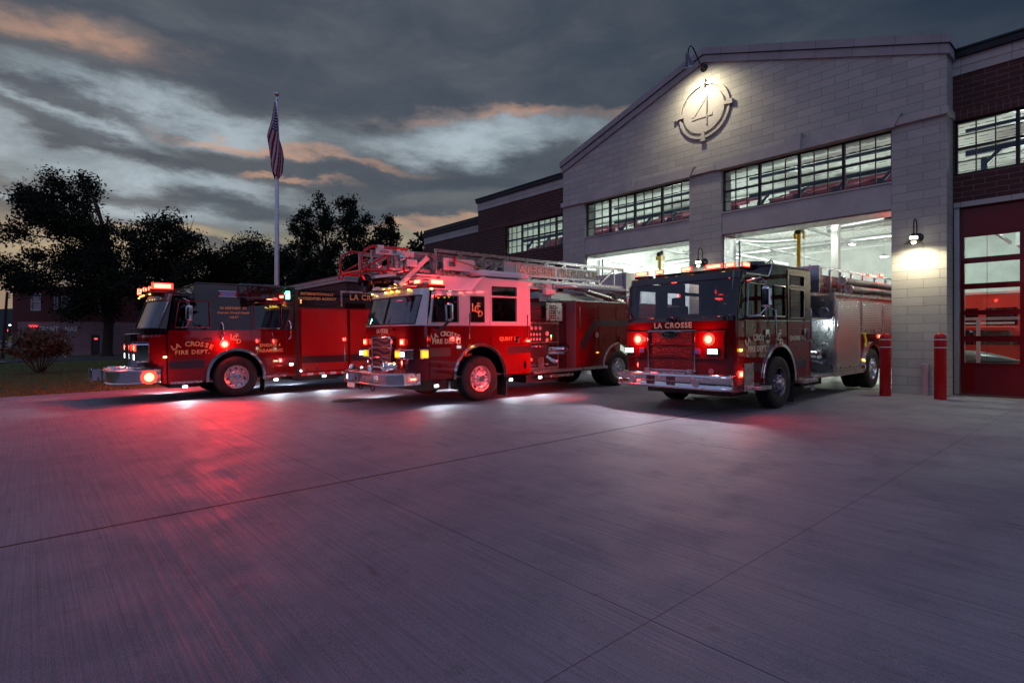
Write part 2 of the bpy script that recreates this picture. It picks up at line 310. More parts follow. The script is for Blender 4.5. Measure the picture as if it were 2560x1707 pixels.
def text(name,s,size,org,xd,m,parent,up=(0,0,1),bold=.012,ext=.003,align_='CENTER',space=1.05,shear=0.,yscale=1.):
    cu=bpy.data.curves.new(name,'FONT'); cu.body=s; cu.size=size; cu.offset=bold*size; cu.extrude=ext; cu.align_x=align_; cu.align_y='CENTER'; cu.space_character=space; cu.shear=shear; cu.resolution_u=2
    ob=bpy.data.objects.new(name,cu); me=bpy.data.meshes.new_from_object(ob); bpy.data.objects.remove(ob)
    me.materials.clear(); me.materials.append(m); o=bpy.data.objects.new(name,me); C.objects.link(o); o.parent=parent
    xd=Vector(xd).normalized(); up=Vector(up).normalized(); n=xd.cross(up)
    o.matrix_local=Matrix(((xd.x,up.x*yscale,n.x,org[0]),(xd.y,up.y*yscale,n.y,org[1]),(xd.z,up.z*yscale,n.z,org[2]),(0,0,0,1))); return o
def joined_text(name,items,m,parent):     # several letters placed one by one make one marking
    vs=[];fs=[]
    for it in items:
        o=text('t',*it[:4],m,None,**it[4]); n=len(vs); vs+=[tuple(o.matrix_basis@v.co) for v in o.data.vertices]; fs+=[tuple(i+n for i in p.vertices) for p in o.data.polygons]; bpy.data.objects.remove(o)
    g=M(); g.add(vs,fs); return g.obj(name,m,parent,fix=False)
def arch_text(name,s,size,cx,cz,rad,y,m,parent,pitch,ysc=1.):
    it=[]; n=len(s)
    for i,ch in enumerate(s):
        if ch==' ': continue
        q=(i-(n-1)/2)*pitch/rad; it.append((ch,size,(cx+rad*math.sin(q),y,cz-rad+rad*math.cos(q)),(math.cos(q),0,-math.sin(q)),dict(up=(math.sin(q),0,math.cos(q)),bold=.03,yscale=ysc)))
    return joined_text(name,it,m,parent)
def lamp(kind,name,parent,loc,col,power,size=.05,rot=None,dirv=None,spot=None,blend=.4,sy=None,spread=None):
    d=bpy.data.lights.new(name,kind); d.color=col; d.energy=power
    if kind=='AREA':
        d.size=size
        if sy: d.shape='RECTANGLE'; d.size_y=sy
        if spread: d.spread=R(spread)
    else: d.shadow_soft_size=size
    if kind=='SPOT': d.spot_size=R(spot or 90); d.spot_blend=blend
    o=bpy.data.objects.new(name,d); C.objects.link(o); o.location=loc
    if parent: o.parent=parent
    if dirv is not None: o.rotation_euler=Vector(dirv).to_track_quat('-Z','Y').to_euler()
    return o
REDL=(1,.03,.025); WHITEL=(.85,.95,1.); WARML=(1,.86,.58); BAYL=(.90,1.,.90)
# ------------------------------------------------------------------ ground and setting
def sheet(name,x0,x1,y0,y1,m,dz,kind='structure',nx=1):
    ys=sorted(set([y0]+[v for v in (-60.,YB) if y0<v<y1]+[y1])); g=M()
    g.grid([[(x,y,gz(y)+dz) for x in np.linspace(x0,x1,nx+1)] for y in ys]); return tag(g.obj(name,m,fix=False),kind=kind)
sheet('ground',-900,500,-600,900,SOIL,-.03)
sheet('apron_pavement',-20.75,14,-14,YB+.05,CONC,0)
sheet('road',-60,-51.5,-200,60,ASPH,.0); sheet('sidewalk',-50.8,-49.2,-200,-1.2,PAVE,.10); sheet('far_sidewalk',-63,-60.6,-200,-2,PAVE,.08)
sheet('station_floor',-27,8,YB+.05,40,FLOORIN,.0)
g=M()      # the far wooded ridge
rows=[[],[]]
for i in range(60):
    a=R(75+i*2.2); r=850.; x=-math.sin(a)*r; y=math.cos(a)*r; h=16+26*mnoise.noise(Vector((i*.13,0,0)))+22*max(0,mnoise.noise(Vector((i*.05,3,0))))
    rows[0].append((x,y,-3)); rows[1].append((x*1.08,y*1.08,h+18))
g.grid(rows); tag(g.obj('hills',HILLM,fix=False),kind='structure')
# turf blades
rnd=random.Random(5); g=M()
for i in range(26000):
    u=rnd.random()**1.6; x=-20.85-u*26; y=rnd.uniform(-5,12.5); z=gz(y)-.03; s=.05+.05*rnd.random(); a=rnd.random()*6.28; dx=math.cos(a)*.012; dy=math.sin(a)*.012; lx=rnd.uniform(-.03,.03); ly=rnd.uniform(-.03,.03); s*=1+u
    g.add([(x-dx,y-dy,z),(x+dx,y+dy,z),(x+lx,y+ly,z+s)],[(0,1,2)])
tag(g.obj('grass',GRASS,fix=False),'dark green mown lawn beyond the concrete apron','lawn',kind='stuff')
g=M()
for i in range(900):
    x=rnd.uniform(-22.9,-20.95); y=rnd.uniform(6.5,16.5); z=gz(y); r=rnd.uniform(.03,.09)
    g.lathe([(0.001,-r*.5),(r*rnd.uniform(.7,1.1),0),(0.001,r*.7)],5,Matrix.Translation((x,y,z)))
tag(g.obj('gravel',stone('river_stone',(.22,.17,.15)),fix=False),'bed of brown landscaping stones along the low wing','stones',kind='stuff')

# ------------------------------------------------------------------ the fire station
def building(name,base,**k):
    r=empty(name,base,**k); return r,(-base[0],-base[1],-base[2])
ST,OF=building('fire_station',(-9.44,16.3,0),label='pale stone and dark brick fire station with a gabled front over two open lit bays',cat='building')
def B(name,m,fn,parent=None,**k):
    g=M(); fn(g); k['loc']=OF if parent is None else None
    if name in SPLIT: return [h.obj(name,m,parent or ST,**k) for h in split_m(g)][0]
    return g.obj(name,m,parent or ST,**k)
XZ=lambda y0: (lambda u,v,w_: (u,y0+w_,v))
XL,XR,XC=-15.67,-3.22,-9.44; BAYS=[(-14.52,-9.98),(-8.86,-4.33)]
rake=lambda x,top: top-.3403*abs(x-XC)
def f(g):
    o=[(XL,0)]
    for a,b_ in BAYS: o+=[(a,0),(a,6.59),(b_,6.59),(b_,0)]
    o+=[(XR,0),(XR,8.05),(XC,10.165),(XL,8.05)]; g.panel([o],XZ(16.3),0,.6)
B('wall',BLOCK,f)
def rakeband(t0,t1,ov,y0,ext):
    def f(g):
        o=[(XL-ext,rake(XL-ext,t0)),(XC,t0),(XR+ext,rake(XR+ext,t0)),(XR+ext,rake(XR+ext,t1)),(XC,t1),(XL-ext,rake(XL-ext,t1))]; g.panel([o],XZ(y0),0,16.95-y0)
    return f
B('coping',COPING,rakeband(10.615,10.40,0,16.19,.10)); B('coping',COPING,rakeband(10.397,10.16,0,16.24,.06)); B('coping_joint',DARKMETAL,rakeband(10.403,10.387,0,16.215,.075))
def f(g):
    for a,b_ in ((XL-.05,BAYS[0][0]-.1),(BAYS[0][1]+.1,BAYS[1][0]-.1),(BAYS[1][1]+.1,XR+.05)): g.box(a,b_,16.20,16.905,6.62,6.80)
B('string_course',LIME,f,bevel=.01)
for a,b_ in BAYS:
    c=(a+b_)/2
    def f(g): g.panel([[(a-.08,6.595),(b_+.08,6.595),(b_+.24,6.90),(a-.24,6.90)]],XZ(16.17),0,.12)
    B('flat_arch',CAST,f)
    B('keystone',CAST,lambda g:g.panel([[(c-.15,6.58),(c+.15,6.58),(c+.19,7.04),(c-.19,7.04)]],XZ(16.08),0,.21))
    B('header_beam',CAST,lambda g:g.box(a,b_,16.33,16.86,4.6,5.24)); B('window_sill',CAST,lambda g:g.box(a,b_,16.30,16.6,5.242,5.285))
    def f(g):
        g.box(a+.002,a+.03,16.42,17.18,0,4.59); g.box(b_-.03,b_-.002,16.42,17.18,0,4.59); g.box(a+.03,b_-.03,16.42,17.18,4.565,4.597)
    B('steel_jamb',STEEL,f)
    def f(g):
        for x,d in ((a+.03,1),(b_-.03,-1)):
            for z in np.arange(.3,4.5,.55): 
                for y in (16.5,16.62): g.box(min(x,x+d*.008),max(x,x+d*.008),y,y+.02,z,z+.02)
        for x in np.arange(a+.3,b_,.6): g.box(x,x+.025,16.5,16.525,4.557,4.565)
    B('jamb_bolt',DARKMETAL,f)
def clerestory(a,b_,y,parent_label=None):
    z0,z1=5.285,6.585; n=4; wd=(b_-a)/n
    def f(g):
        g.box(a,b_,y,y+.09,z0,z0+.05); g.box(a,b_,y,y+.09,z1-.05,z1); g.box(a,a+.045,y,y+.09,z0+.05,z1-.05); g.box(b_-.045,b_,y,y+.09,z0+.05,z1-.05)
        for i in range(1,n): g.box(a+i*wd-.035,a+i*wd+.035,y,y+.09,z0+.05,z1-.05)
        zm=(z0+z1)/2
        for i in range(n): g.box(a+i*wd+(.045 if i==0 else .035),a+(i+1)*wd-(.045 if i==n-1 else .035),y+.01,y+.08,zm-.03,zm+.03)
    fr=B('window',FRAME,f)
    def f(g):
        zm=(z0+z1)/2
        for i in range(n):
            x0=a+i*wd+.035; x1=a+(i+1)*wd-.035
            for k in (1,2): xx=x0+(x1-x0)*k/3; g.box(xx-.011,xx+.011,y+.02,y+.06,z0+.05,zm-.03); g.box(xx-.011,xx+.011,y+.02,y+.06,zm+.03,z1-.05)
            for zz in ((z0+.05+zm-.03)/2,(zm+.03+z1-.05)/2):
                for k in range(3): g.box(x0+(x1-x0)*k/3+.011,x0+(x1-x0)*(k+1)/3-.011,y+.022,y+.058,zz-.011,zz+.011)
    g=M(); f(g); g.obj('glazing_bars',FRAME,fr)
    g=M(); g.box(a+.03,b_-.03,y+.036,y+.044,z0+.03,z1-.03); g.obj('pane',GLASS,fr)
for a,b_ in BAYS: clerestory(a,b_,16.42)
clerestory(-20.05,-15.68,17.0); clerestory(-3.19,1.34,17.0)
# wings
def wing(x0,x1,holes,y,ztop,sold=None,cap=.18):
    def f(g): g.panel([[(x0,0),(x1,0),(x1,ztop-.57),(x0,ztop-.57)]]+holes,XZ(y),0,.3)
    B('wall',BRICK,f)
    B('limestone_band',LIME,lambda g:g.box(x0,x1,y-.03,y+.3,ztop-.57,ztop-.39)); B('limestone_band',LIME,lambda g:g.box(x0,x1,y-.045,y+.3,ztop-.388,ztop-.18))
    B('cornice',DARKMETAL,lambda g:(g.box(x0-.03,x1,y-.14,y+.35,ztop-.18,ztop-.03),g.box(x0-.05,x1,y-.17,y+.35,ztop-.028,ztop+.02)))
hole=lambda a,b_,c,d:[(a,c),(b_,c),(b_,d),(a,d)]
wing(-22.1,-15.66,[hole(-20.05,-15.68,5.285,6.585),hole(-20.1,-15.72,.02,4.5)],16.9,8.25)
wing(-3.23,9,[hole(-3.19,1.34,5.285,6.585),hole(-3.2,1.36,.02,4.5)],16.9,8.25)
wing(-27.8,-22.1,[],17.35,7.38)
for a,b_ in ((-22.08,-15.69),(-3.2,9)): B('soldier_course',SOLDIER,lambda g:g.box(a,b_,16.885,16.905,6.59,6.83))
B('wall',BRICK,lambda g:(g.box(-22.1,-21.8,17.2,17.4,0,7.9),g.box(-27.8,-27.5,17.65,34,0,7)))
for a,b_ in ((-20.1,-15.72),(-3.2,1.36)):
    B('door_header',LIME,lambda g:g.box(a,b_,16.87,16.9,4.5,4.62)); B('steel_jamb',STEEL,lambda g:(g.box(a,a+.1,16.93,17.2,.02,4.5),g.box(b_-.1,b_,16.93,17.2,.02,4.5)))
    rows=[(.78,1.29),(1.42,1.92),(2.03,2.54),(2.67,3.16),(3.29,3.79)]; x0=a+.1; x1=b_-.1; cols=[(x0+.07+k*1.075,x0+1.07+k*1.075) for k in range(4)]
    g=M(); g.panel([[(x0,.03),(x1,.03),(x1,4.5),(x0,4.5)]]+[hole(c0,c1,r0,r1) for c0,c1 in cols for r0,r1 in rows],XZ(17.05),0,.06); d=g.obj('garage_door',DOORRED,ST,loc=OF)
    g=M(); [g.box(c0-.015,c1+.015,17.04,17.048,r0-.015,r0) or g.box(c0-.015,c1+.015,17.04,17.048,r1,r1+.015) for c0,c1 in cols for r0,r1 in rows]
    for c0,c1 in cols: g.box(c0-.03,c0-.016,17.04,17.048,.1,4.4)
    for zz in (.72,1.355,1.975,2.605,3.225,3.85): g.box(x0,x1,17.036,17.039,zz-.004,zz+.004)
    g.obj('door_moulding',DOORRED,d)
    g=M(); [g.box(c0,c1,17.075,17.083,r0,r1) for c0,c1 in cols for r0,r1 in rows]; g.obj('pane',GLASS,d)
    g=M(); [g.box(c0+.42,c0+.428,17.066,17.074,r0,r1) for c0,c1 in cols for r0,r1 in rows]; g.obj('glazing_bars',BLACK,d)
# emblem
EC=(XC,8.62)
def ring(g,r0,r1,y0,y1,a0=0,a1=360,n=60):
    rows=[[],[],[],[]]
    for i in range(n+1):
        q=R(a0+(a1-a0)*i/n); 
        for k,(r,y) in enumerate(((r0,y0),(r1,y0),(r1,y1),(r0,y1))): rows[k].append((EC[0]+r*math.sin(q),y,EC[1]+r*math.cos(q)))
    g.grid(rows+[rows[0]])
B('emblem_disc',CAST,lambda g:g.panel([[(EC[0]+.71*math.cos(q),EC[1]+.71*math.sin(q)) for q in np.linspace(0,2*math.pi,65)[:-1]]],XZ(16.225),0,.08),smooth=False)
B('emblem_ring',CAST,lambda g:ring(g,.81,.885,16.235,16.302))
def f(g):
    for q in (0,90,180,270):
        s,c=math.sin(R(q)),math.cos(R(q)); pts=[(.69,-.045),(.98,-.08),(.98,.08),(.69,.045)]
        g.panel([[(EC[0]+r*s+t_*c,EC[1]+r*c-t_*s) for r,t_ in pts]],XZ(16.19),0,.112)
B('emblem_tick',CAST,f)
def f(g):
    y=16.20; seg=lambda p,q,w_:g.bar((EC[0]+p[0],y+.013,EC[1]+p[1]),(EC[0]+q[0],y+.013,EC[1]+q[1]),.026,w_)
    seg((.12,.43),(-.37,-.16),.085); seg((-.40,-.19),(.33,-.19),.085); seg((.12,.45),(.12,-.47),.085)
B('emblem_numeral',CAST,f)
# inside of the apparatus hall
B('ceiling',DECK,lambda g:g.box(-22,8,17.25,40,7.3,7.35))
B('interior_wall',WALLIN,lambda g:(g.box(-22,-21.85,17.2,40,0,7.3),g.box(-22,8,39.8,40,0,7.3),g.box(7.8,8,17.2,39.8,0,7.3),g.box(-21.8,-15.7,17.202,17.22,0,5.27),g.box(-21.8,-15.7,17.202,17.22,6.6,7.3),g.box(-3.2,7.8,17.202,17.22,4.6,5.27)))
B('roof',DARKMETAL,lambda g:(g.box(-27.8,9,17.3,40.3,7.4,7.6),g.box(-15.6,-3.3,16.95,18.,7.6,8.0)))
def f(g):
    for i,y in enumerate(np.arange(22.3,39,2.9)):
        g.box(-21.8,7.8,y-.04,y+.04,7.2,7.29); g.box(-21.8,7.8,y-.04,y+.04,6.66,6.72)
        x=-21.8; k=0
        while x<7.6: g.bar((x,y,6.72 if k%2 else 7.2),(x+.45,y,7.2 if k%2 else 6.72),.025,.025); x+=.45; k+=1
B('bar_joist',CEIL,f)
B('column',CEIL,lambda g:(g.box(-7.72,-7.48,22,22.22,0,7.2),g.box(-14.9,-14.7,27,27.2,0,7.2),g.box(-21.8,-21.6,24,24.2,0,7.2)))
def f(g):
    for a,b_ in BAYS+[(-3.2,1.36)]:
        for x in (a+.12,b_-.12): g.box(x-.03,x+.03,17.25,24,4.42,4.50); g.box(x-.03,x+.03,17.22,17.28,0,4.5)
B('door_track',STEEL,f)
NAVY=mat('steel_beam_paint',(.03,.04,.11),.5); REDRAIL=mat('raised_door_panel',(.34,.07,.13),.45)
def f(g):
    for a,b_ in BAYS+[(-20.05,-15.68),(-3.19,1.34)]:
        g.box(a,b_,18.1,18.22,6.02,6.15); g.box(a,b_,18.1,18.22,6.62,6.70)
        for k in range(4):
            x=a+.32+k*1.13; g.box(x,x+.12,18.0,18.09,5.0,5.85); g.bar((x+.06,18.05,5.7),(x+.42,18.12,6.1),.09,.08)
B('steel_frame',NAVY,f)
def f(g):
    for a,b_ in BAYS+[(-20.05,-15.68)]:
        for y,z,h in ((18.5,5.62,.14),(18.9,5.86,.07),(19.6,6.10,.16),(20.4,6.42,.08),(21.2,6.7,.16)): g.box(a,b_,y,y+.1,z,z+h)
        for k in range(4): x=a+.5+k*1.13; g.bar((x,18.5,5.95),(x+.6,20.2,6.45),.10,.05)
B('raised_door',REDRAIL,f)
def f(g):
    g.tube([(-12.5,24,5.2),(-12.5,24,5.6),(-12.1,24,5.75),(-10.5,23.4,5.4),(-8.9,22.5,5.2)],.11,12); g.tube([(-8.9,25,5.9),(-5,25,6.1),(2,25,6.1)],.16,12); g.tube([(-20,30,6.1),(6,30,6.1)],.14,12)
B('air_duct',STEEL,f,smooth=True)
def f(g):
    for x,y in ((-12.5,24),(-5.2,19.4)): g.lathe([(.06,.0),(.15,-.3)],12,Matrix.Translation((x,y,5.22)))
B('duct_cone',DARKMETAL,f)
B('heater',STEEL,lambda g:(g.box(-3.2,-2.3,26,27,4.6,5.1),g.box(-20.8,-19.9,25,26,4.7,5.2)))
# hanging lamps of the hall
def bay_lamp(x,y):
    r=empty('ceiling_lamp',(x,y,5.6))
    part('lamp_rod',STEEL,r,lambda g:g.tube([(0,0,.12),(0,0,1.1)],.012,6)); part('lamp_shade',ALU,r,lambda g:g.lathe([(.06,.14),(.09,.10),(.19,.03),(.2,0)],20),smooth=True); part('lens',E_BAY,r,lambda g:g.lathe([(0.001,-.05),(.13,-.03),(.185,.0)],20),smooth=True)
    lamp('POINT','hall_light',r,(0,0,-.22),BAYL,BAYW,.16); return r
BAYW=280
names={(-14,22):'round hall lamp hanging just inside the left open bay, above its yellow hose',(-8.6,21.4):'round hall lamp hanging right behind the header of the right open bay',(-20,24.4):'round hall lamp near the white side wall seen through the left open bay',(-19.9,29):'round hall lamp low in the left open bay beside the yellow hose',(-8.9,28):'round hall lamp deep in the right open bay right of the white column'}
for x,y in ((-20,24.4),(-14,22),(-8.6,21.4),(-2.4,21.6),(-19.9,29),(-14.5,28),(-8.9,28),(-2.4,28),(-20,34.5),(-14.5,34),(-9.2,33.4),(-2.4,34)):
    tag(bay_lamp(x,y),names.get((x,y),'round white lamp hanging farther back in the lit apparatus hall'),'ceiling lamp','round lamps hanging in the apparatus hall')
# yellow exhaust hoses
def hose(x,y,zt,zb,label):
    r=empty('exhaust_hose',(x,y,0)); tag(r,label,'hose','yellow exhaust hoses hanging in the bays')
    n=46; part('hose_tube',YELLOW,r,lambda g:g.lathe([(.072 if k%2 else .062,zb+(zt-zb)*k/n) for k in range(n+1)],14),smooth=True)
    def f(g):
        pts=[(.0,.0,zt),(-.02,.0,zt+.08),(-.10,0,zt+.02),(-.14,0,zt-.10),(-.12,0,zt-.22)]; g.tube(pts,.05,10)
        g.tube([(.05,.1,zt+.06),(.12,.1,zt-.02),(.14,.1,zt-.14),(.12,.1,zt-.24)],.05,10)
    part('hose_loop',YELLOW,r,f,smooth=True); part('hose_clamp',DARKMETAL,r,lambda g:g.tube([(0,-.1,zt),(.02,.14,zt+.1)],.09,12)); part('hose_rail',STEEL,r,lambda g:(g.box(-.04,.04,-2,6,zt+.2,zt+.28),g.tube([(.18,0,zt+.2),(.18,0,zb)],.012,6)))
hose(-8.12,20.2,5.05,2.9,'yellow exhaust hose hanging in the right open bay behind the dark fire engine'); hose(-13.9,20.4,4.95,2.2,'yellow exhaust hose hanging in the left open bay behind the ladder truck')
# vehicles parked inside, behind the glazed red door
def cart(): pass
r=empty('rescue_truck',(-3.3,27.,0)); tag(r,'bright red fire truck parked inside behind the glazed red door','fire truck')
RED2=mat('bright_red_paint',(.75,.045,.03),.3,0,.5)
part('body',RED2,r,lambda g:(g.box(-3.4,3.4,0,2.5,.9,3.1)),bevel=.06)
part('window',TINT,r,lambda g:[g.box(-3.1+k*1.12,-2.2+k*1.12,-.02,-.005,a_,b_) for k in range(6) for a_,b_ in ((1.35,1.75),(1.85,2.5))])
part('trim',WHITET,r,lambda g:(g.box(-3.4,3.4,-.03,-.002,1.0,1.06),g.box(-3.4,3.4,-.03,-.002,3.02,3.06)))
for x in (-2.2,2.2): part('wheel',RUBBER,r,lambda g:g.lathe([(.001,-.15),(.3,-.15),(.5,-.12),(.5,.12),(.001,.15)],24,Matrix.Translation((x,.15,.5))@Matrix.Rotation(R(90),4,'X')),smooth=True)
r=empty('parked_car',(-3.05,22.,0)); tag(r,'red sport utility car with white roof rail parked behind the glazed door','car')
def f(g):
    prof=[(-1.9,.45),(1.9,.45),(1.95,.95),(1.75,1.08),(.7,1.15),(.35,1.72),(-1.7,1.75),(-1.92,1.1)]
    g.panel([prof],lambda u,v,w_:(u,w_,v),0,1.8)
part('body',RED2,r,f,bevel=.05)
part('window',TINT,r,lambda g:(g.panel([[(-1.6,1.17),(-1.5,1.6),(-.95,1.62),(-.95,1.17)]],lambda u,v,w_:(u,w_,v),-.012,-.003),g.panel([[(-.85,1.17),(-.85,1.62),(.2,1.6),(.5,1.17)]],lambda u,v,w_:(u,w_,v),-.012,-.003)))
part('roof_rail',WHITET,r,lambda g:g.box(-1.5,.3,.1,.16,1.8,1.86))
part('bumper',STEEL,r,lambda g:g.box(-2.02,-1.85,.05,1.75,.4,.6),bevel=.03)
for x in (-1.2,1.25): part('wheel',RUBBER,r,lambda g:g.lathe([(.001,-.1),(.2,-.1),(.34,-.08),(.34,.1),(.001,.1)],22,Matrix.Translation((x,.08,.34))@Matrix.Rotation(R(90),4,'X')),smooth=True)
r=empty('rescue_boat',(-3.2,19.4,0)); tag(r,'small dark boat on a trailer just behind the glazed red door','boat')
part('hull',mat('boat_grey',(.12,.13,.14),.3),r,lambda g:g.grid([[( -1.3+k*.26, .5*math.sin(q)*math.sin(math.pi*min(1,(k+.6)/9))+.5, .75+.28*math.cos(q)*math.sin(math.pi*min(1,(k+.6)/9))) for q in np.linspace(0,2*math.pi,13)] for k in range(11)]),smooth=True)
part('trailer_frame',REFR,r,lambda g:(g.box(-1.5,1.5,.1,.16,.3,.38),g.box(-1.5,1.5,.8,.86,.3,.38),[g.box(x,x+.07,.1,.86,.22,.3) for x in (-1.2,0,1.1)]))
part('post',WHITET,r,lambda g:(g.box(.02,.1,-.06,0,.2,1.85),g.box(-.5,.9,-.06,0,1.85,1.93)))
part('wheel',RUBBER,r,lambda g:g.lathe([(.001,-.08),(.25,-.08),(.27,.08),(.001,.08)],18,Matrix.Translation((.6,.0,.27))@Matrix.Rotation(R(90),4,'X')),smooth=True)
# gooseneck lamps
def gooseneck(x,z,label,pw):
    r=empty('wall_lamp',(x,16.3,z)); tag(r,label,'wall lamp','gooseneck lamps on the stone front')
    part('wall_plate',DARKMETAL,r,lambda g:g.lathe([(.001,-.07),(.05,-.06),(.11,-.03),(.11,0)],20,Matrix.Rotation(R(-90),4,'X')),smooth=True)
    def f(g):
        pts=[(0,-.04,0),(0,-.14,.03)]+[(0,-.27+.13*math.cos(q),.28+.13*math.sin(q)) for q in np.linspace(0,math.pi,9)]; pts.append((0,-.40,.02)); g.tube(pts,.014,8)
    part('lamp_arm',DARKMETAL,r,f,smooth=True)
    part('lamp_shade',DARKMETAL,r,lambda g:g.lathe([(.02,.06),(.06,.03),(.07,-.08),(.09,-.1),(.20,-.17)],24,Matrix.Translation((0,-.4,0)),close=True),smooth=True)
    part('bulb',E_BULB,r,lambda g:g.lathe([(.001,-.20),(.04,-.18),(.055,-.13),(.05,-.07),(.001,-.05)],14,Matrix.Translation((0,-.4,0))),smooth=True)
    part('bulb_glass',E_BULB,r,lambda g:g.lathe([(.075,-.075),(.078,-.02)],16,Matrix.Translation((0,-.4,0)),close=True),smooth=True)
    lamp('SPOT','lamp_light',r,(0,-.4,-.215),WARML,pw,.05,dirv=(0,.12,-1),spot=168,blend=.6); return r
gooseneck(-3.77,3.8,'lit gooseneck lamp on the right stone pier above the bollards',120)
gooseneck(-9.42,3.8,'lit gooseneck lamp on the middle pier between the two open bays',90)
B('pier',BLOCK,lambda g:g.box(1.5,2.7,16.3,16.885,0,6.6))
gooseneck(2.1,3.8,'lit gooseneck lamp on the next stone pier right of the closed red door',170)
r=empty('wall_lamp',(XC,16.3,9.98)); tag(r,'blue shaded gooseneck spotlight at the gable peak above the emblem','wall lamp','gooseneck lamps on the stone front')
part('wall_plate',DARKMETAL,r,lambda g:g.lathe([(.001,-.10),(.06,-.09),(.12,-.03),(.12,0)],20,Matrix.Rotation(R(-90),4,'X')),smooth=True)
part('lamp_arm',DARKMETAL,r,lambda g:g.tube([(0,-.05,0),(0,-.3,.1),(0,-.5,.28),(0,-.66,.42),(0,-.8,.44),(0,-.92,.33),(0,-.95,.12)],.02,10),smooth=True)
ax=Vector((0,.38,-1)).normalized()
part('lamp_shade',mat('navy_enamel',(.02,.04,.09),.3,0,.5),r,lambda g:g.lathe([(.03,-.18),(.06,-.12),(.075,.0),(.17,.22)],26,align(Vector((0,-.95,-.02)),ax),close=True),smooth=True)
part('bulb',E_BULB,r,lambda g:g.lathe([(.001,.2),(.05,.17),(.06,.1),(.001,.04)],14,align(Vector((0,-.95,-.02)),ax)),smooth=True)
lamp('SPOT','lamp_light',r,(0,-.95,-.30),WARML,250,.09,dirv=(0,.80,-.95),spot=142,blend=1.)
# bollards
for i,(x,y,l) in enumerate(((-3.19,15.56,'red steel bollard at the right corner of the pier, beside the closed red door'),(-4.25,15.52,'red steel bollard at the edge of the right open bay'))):
    r=empty('bollard',(x,y,gz(y))); tag(r,l,'bollard','red bollards in front of the stone pier')
    part('post',paint('bollard_red',(.42,.012,.014),.3,.38),r,lambda g:g.lathe([(.118,0),(.118,1.385),(.113,1.42),(.097,1.455),(.07,1.483),(.035,1.497),(.001,1.502)],32),smooth=True)
    for z in (1.345,1.165): part('reflective_band',WHITET,r,lambda g:g.lathe([(.1205,z-.009),(.1205,z+.009)],32),smooth=True)
r=empty('conduit_box',(-3.62,16.3,0)); tag(r,'grey metal conduit running up the foot of the stone pier','conduit')
part('conduit',STEEL,r,lambda g:g.box(-.055,.055,-.06,-.002,0,.58)); part('sensor_head',STEEL,r,lambda g:g.box(-.075,.075,-.09,-.003,.581,.76),bevel=.01)
# manhole
r=empty('manhole_cover',(-12.95,5.87,gz(5.87))); tag(r,'round iron manhole cover in the concrete beside the left engine','manhole cover')
part('lid',mat('cast_iron',(.035,.033,.035),.6,.4),r,lambda g:(g.lathe([(.001,.008),(.30,.008),(.30,-.01)],32),[g.box(-.25,.25,y-.012,y+.012,.008,.013) for y in (-.15,-.05,.05,.15)]))
part('rim',mat('iron_rim',(.08,.075,.075),.6,.5),r,lambda g:g.lathe([(.305,.006),(.37,.006),(.37,-.01)],32,close=True))
# low office wing
OW,OO=building('office_wing',(-23,10.4,0),label='low brick wing with pale stone fascia behind the left fire engine',cat='building')
def W(name,m,fn,**k): g=M(); fn(g); return g.obj(name,m,OW,loc=OO,**k)
W('wall',BRICK,lambda g:(g.box(-44,-23,10.4,10.7,-.3,3.84),g.box(-23.3,-23,10.7,17.3,-.3,3.84)))
W('fascia',LIME,lambda g:(g.box(-44,-22.93,10.33,10.7,3.842,3.98),g.box(-23.3,-22.93,10.7,17.34,3.842,3.98))); W('fascia',LIME,lambda g:(g.box(-44,-22.9,10.30,10.7,3.983,4.14),g.box(-23.3,-22.9,10.7,17.34,3.983,4.14)))
W('roof',DARKMETAL,lambda g:(g.add([(-44,10.24,4.142),(-22.85,10.24,4.142),(-22.85,17.3,4.142),(-44,17.3,4.142),(-44,12.5,4.75),(-26,12.5,4.75),(-26,17.3,4.75),(-44,17.3,4.75)],[(0,1,5,4),(1,2,6,5),(4,5,6,7),(0,3,2,1),(2,3,7,6)])))
# ------------------------------------------------------------------ flagpole and flag
r=empty('flagpole',(-25.2,8.2,gz(8.2)-.03)); tag(r,'tall tapered silver flagpole rising behind the left engine','flagpole')
PT=12.05
part('pole',metalmat('brushed_pole',(.62,.62,.66),.33),r,lambda g:g.lathe([(.105,0),(.10,4),(.085,8),(.055,PT)],24),smooth=True)
part('finial_ball',metalmat('silver_ball',(.6,.58,.5),.25),r,lambda g:g.lathe([(.001,PT+.0)]+[(.105*math.sin(q),PT+.17-.105*math.cos(q)) for q in np.linspace(.2,math.pi,12)],20),smooth=True)
part('truck_pulley',STEEL,r,lambda g:g.box(.03,.13,-.03,.03,PT-.12,PT-.02)); part('collar',STEEL,r,lambda g:(g.lathe([(.1,6.9),(.1,6.93)],20,close=True),g.lathe([(.098,6.3),(.098,6.33)],20,close=True)))
part('halyard',STEEL,r,lambda g:g.tube([(.1,.05,PT-.1),(.12,.05,1.3)],.006,5))
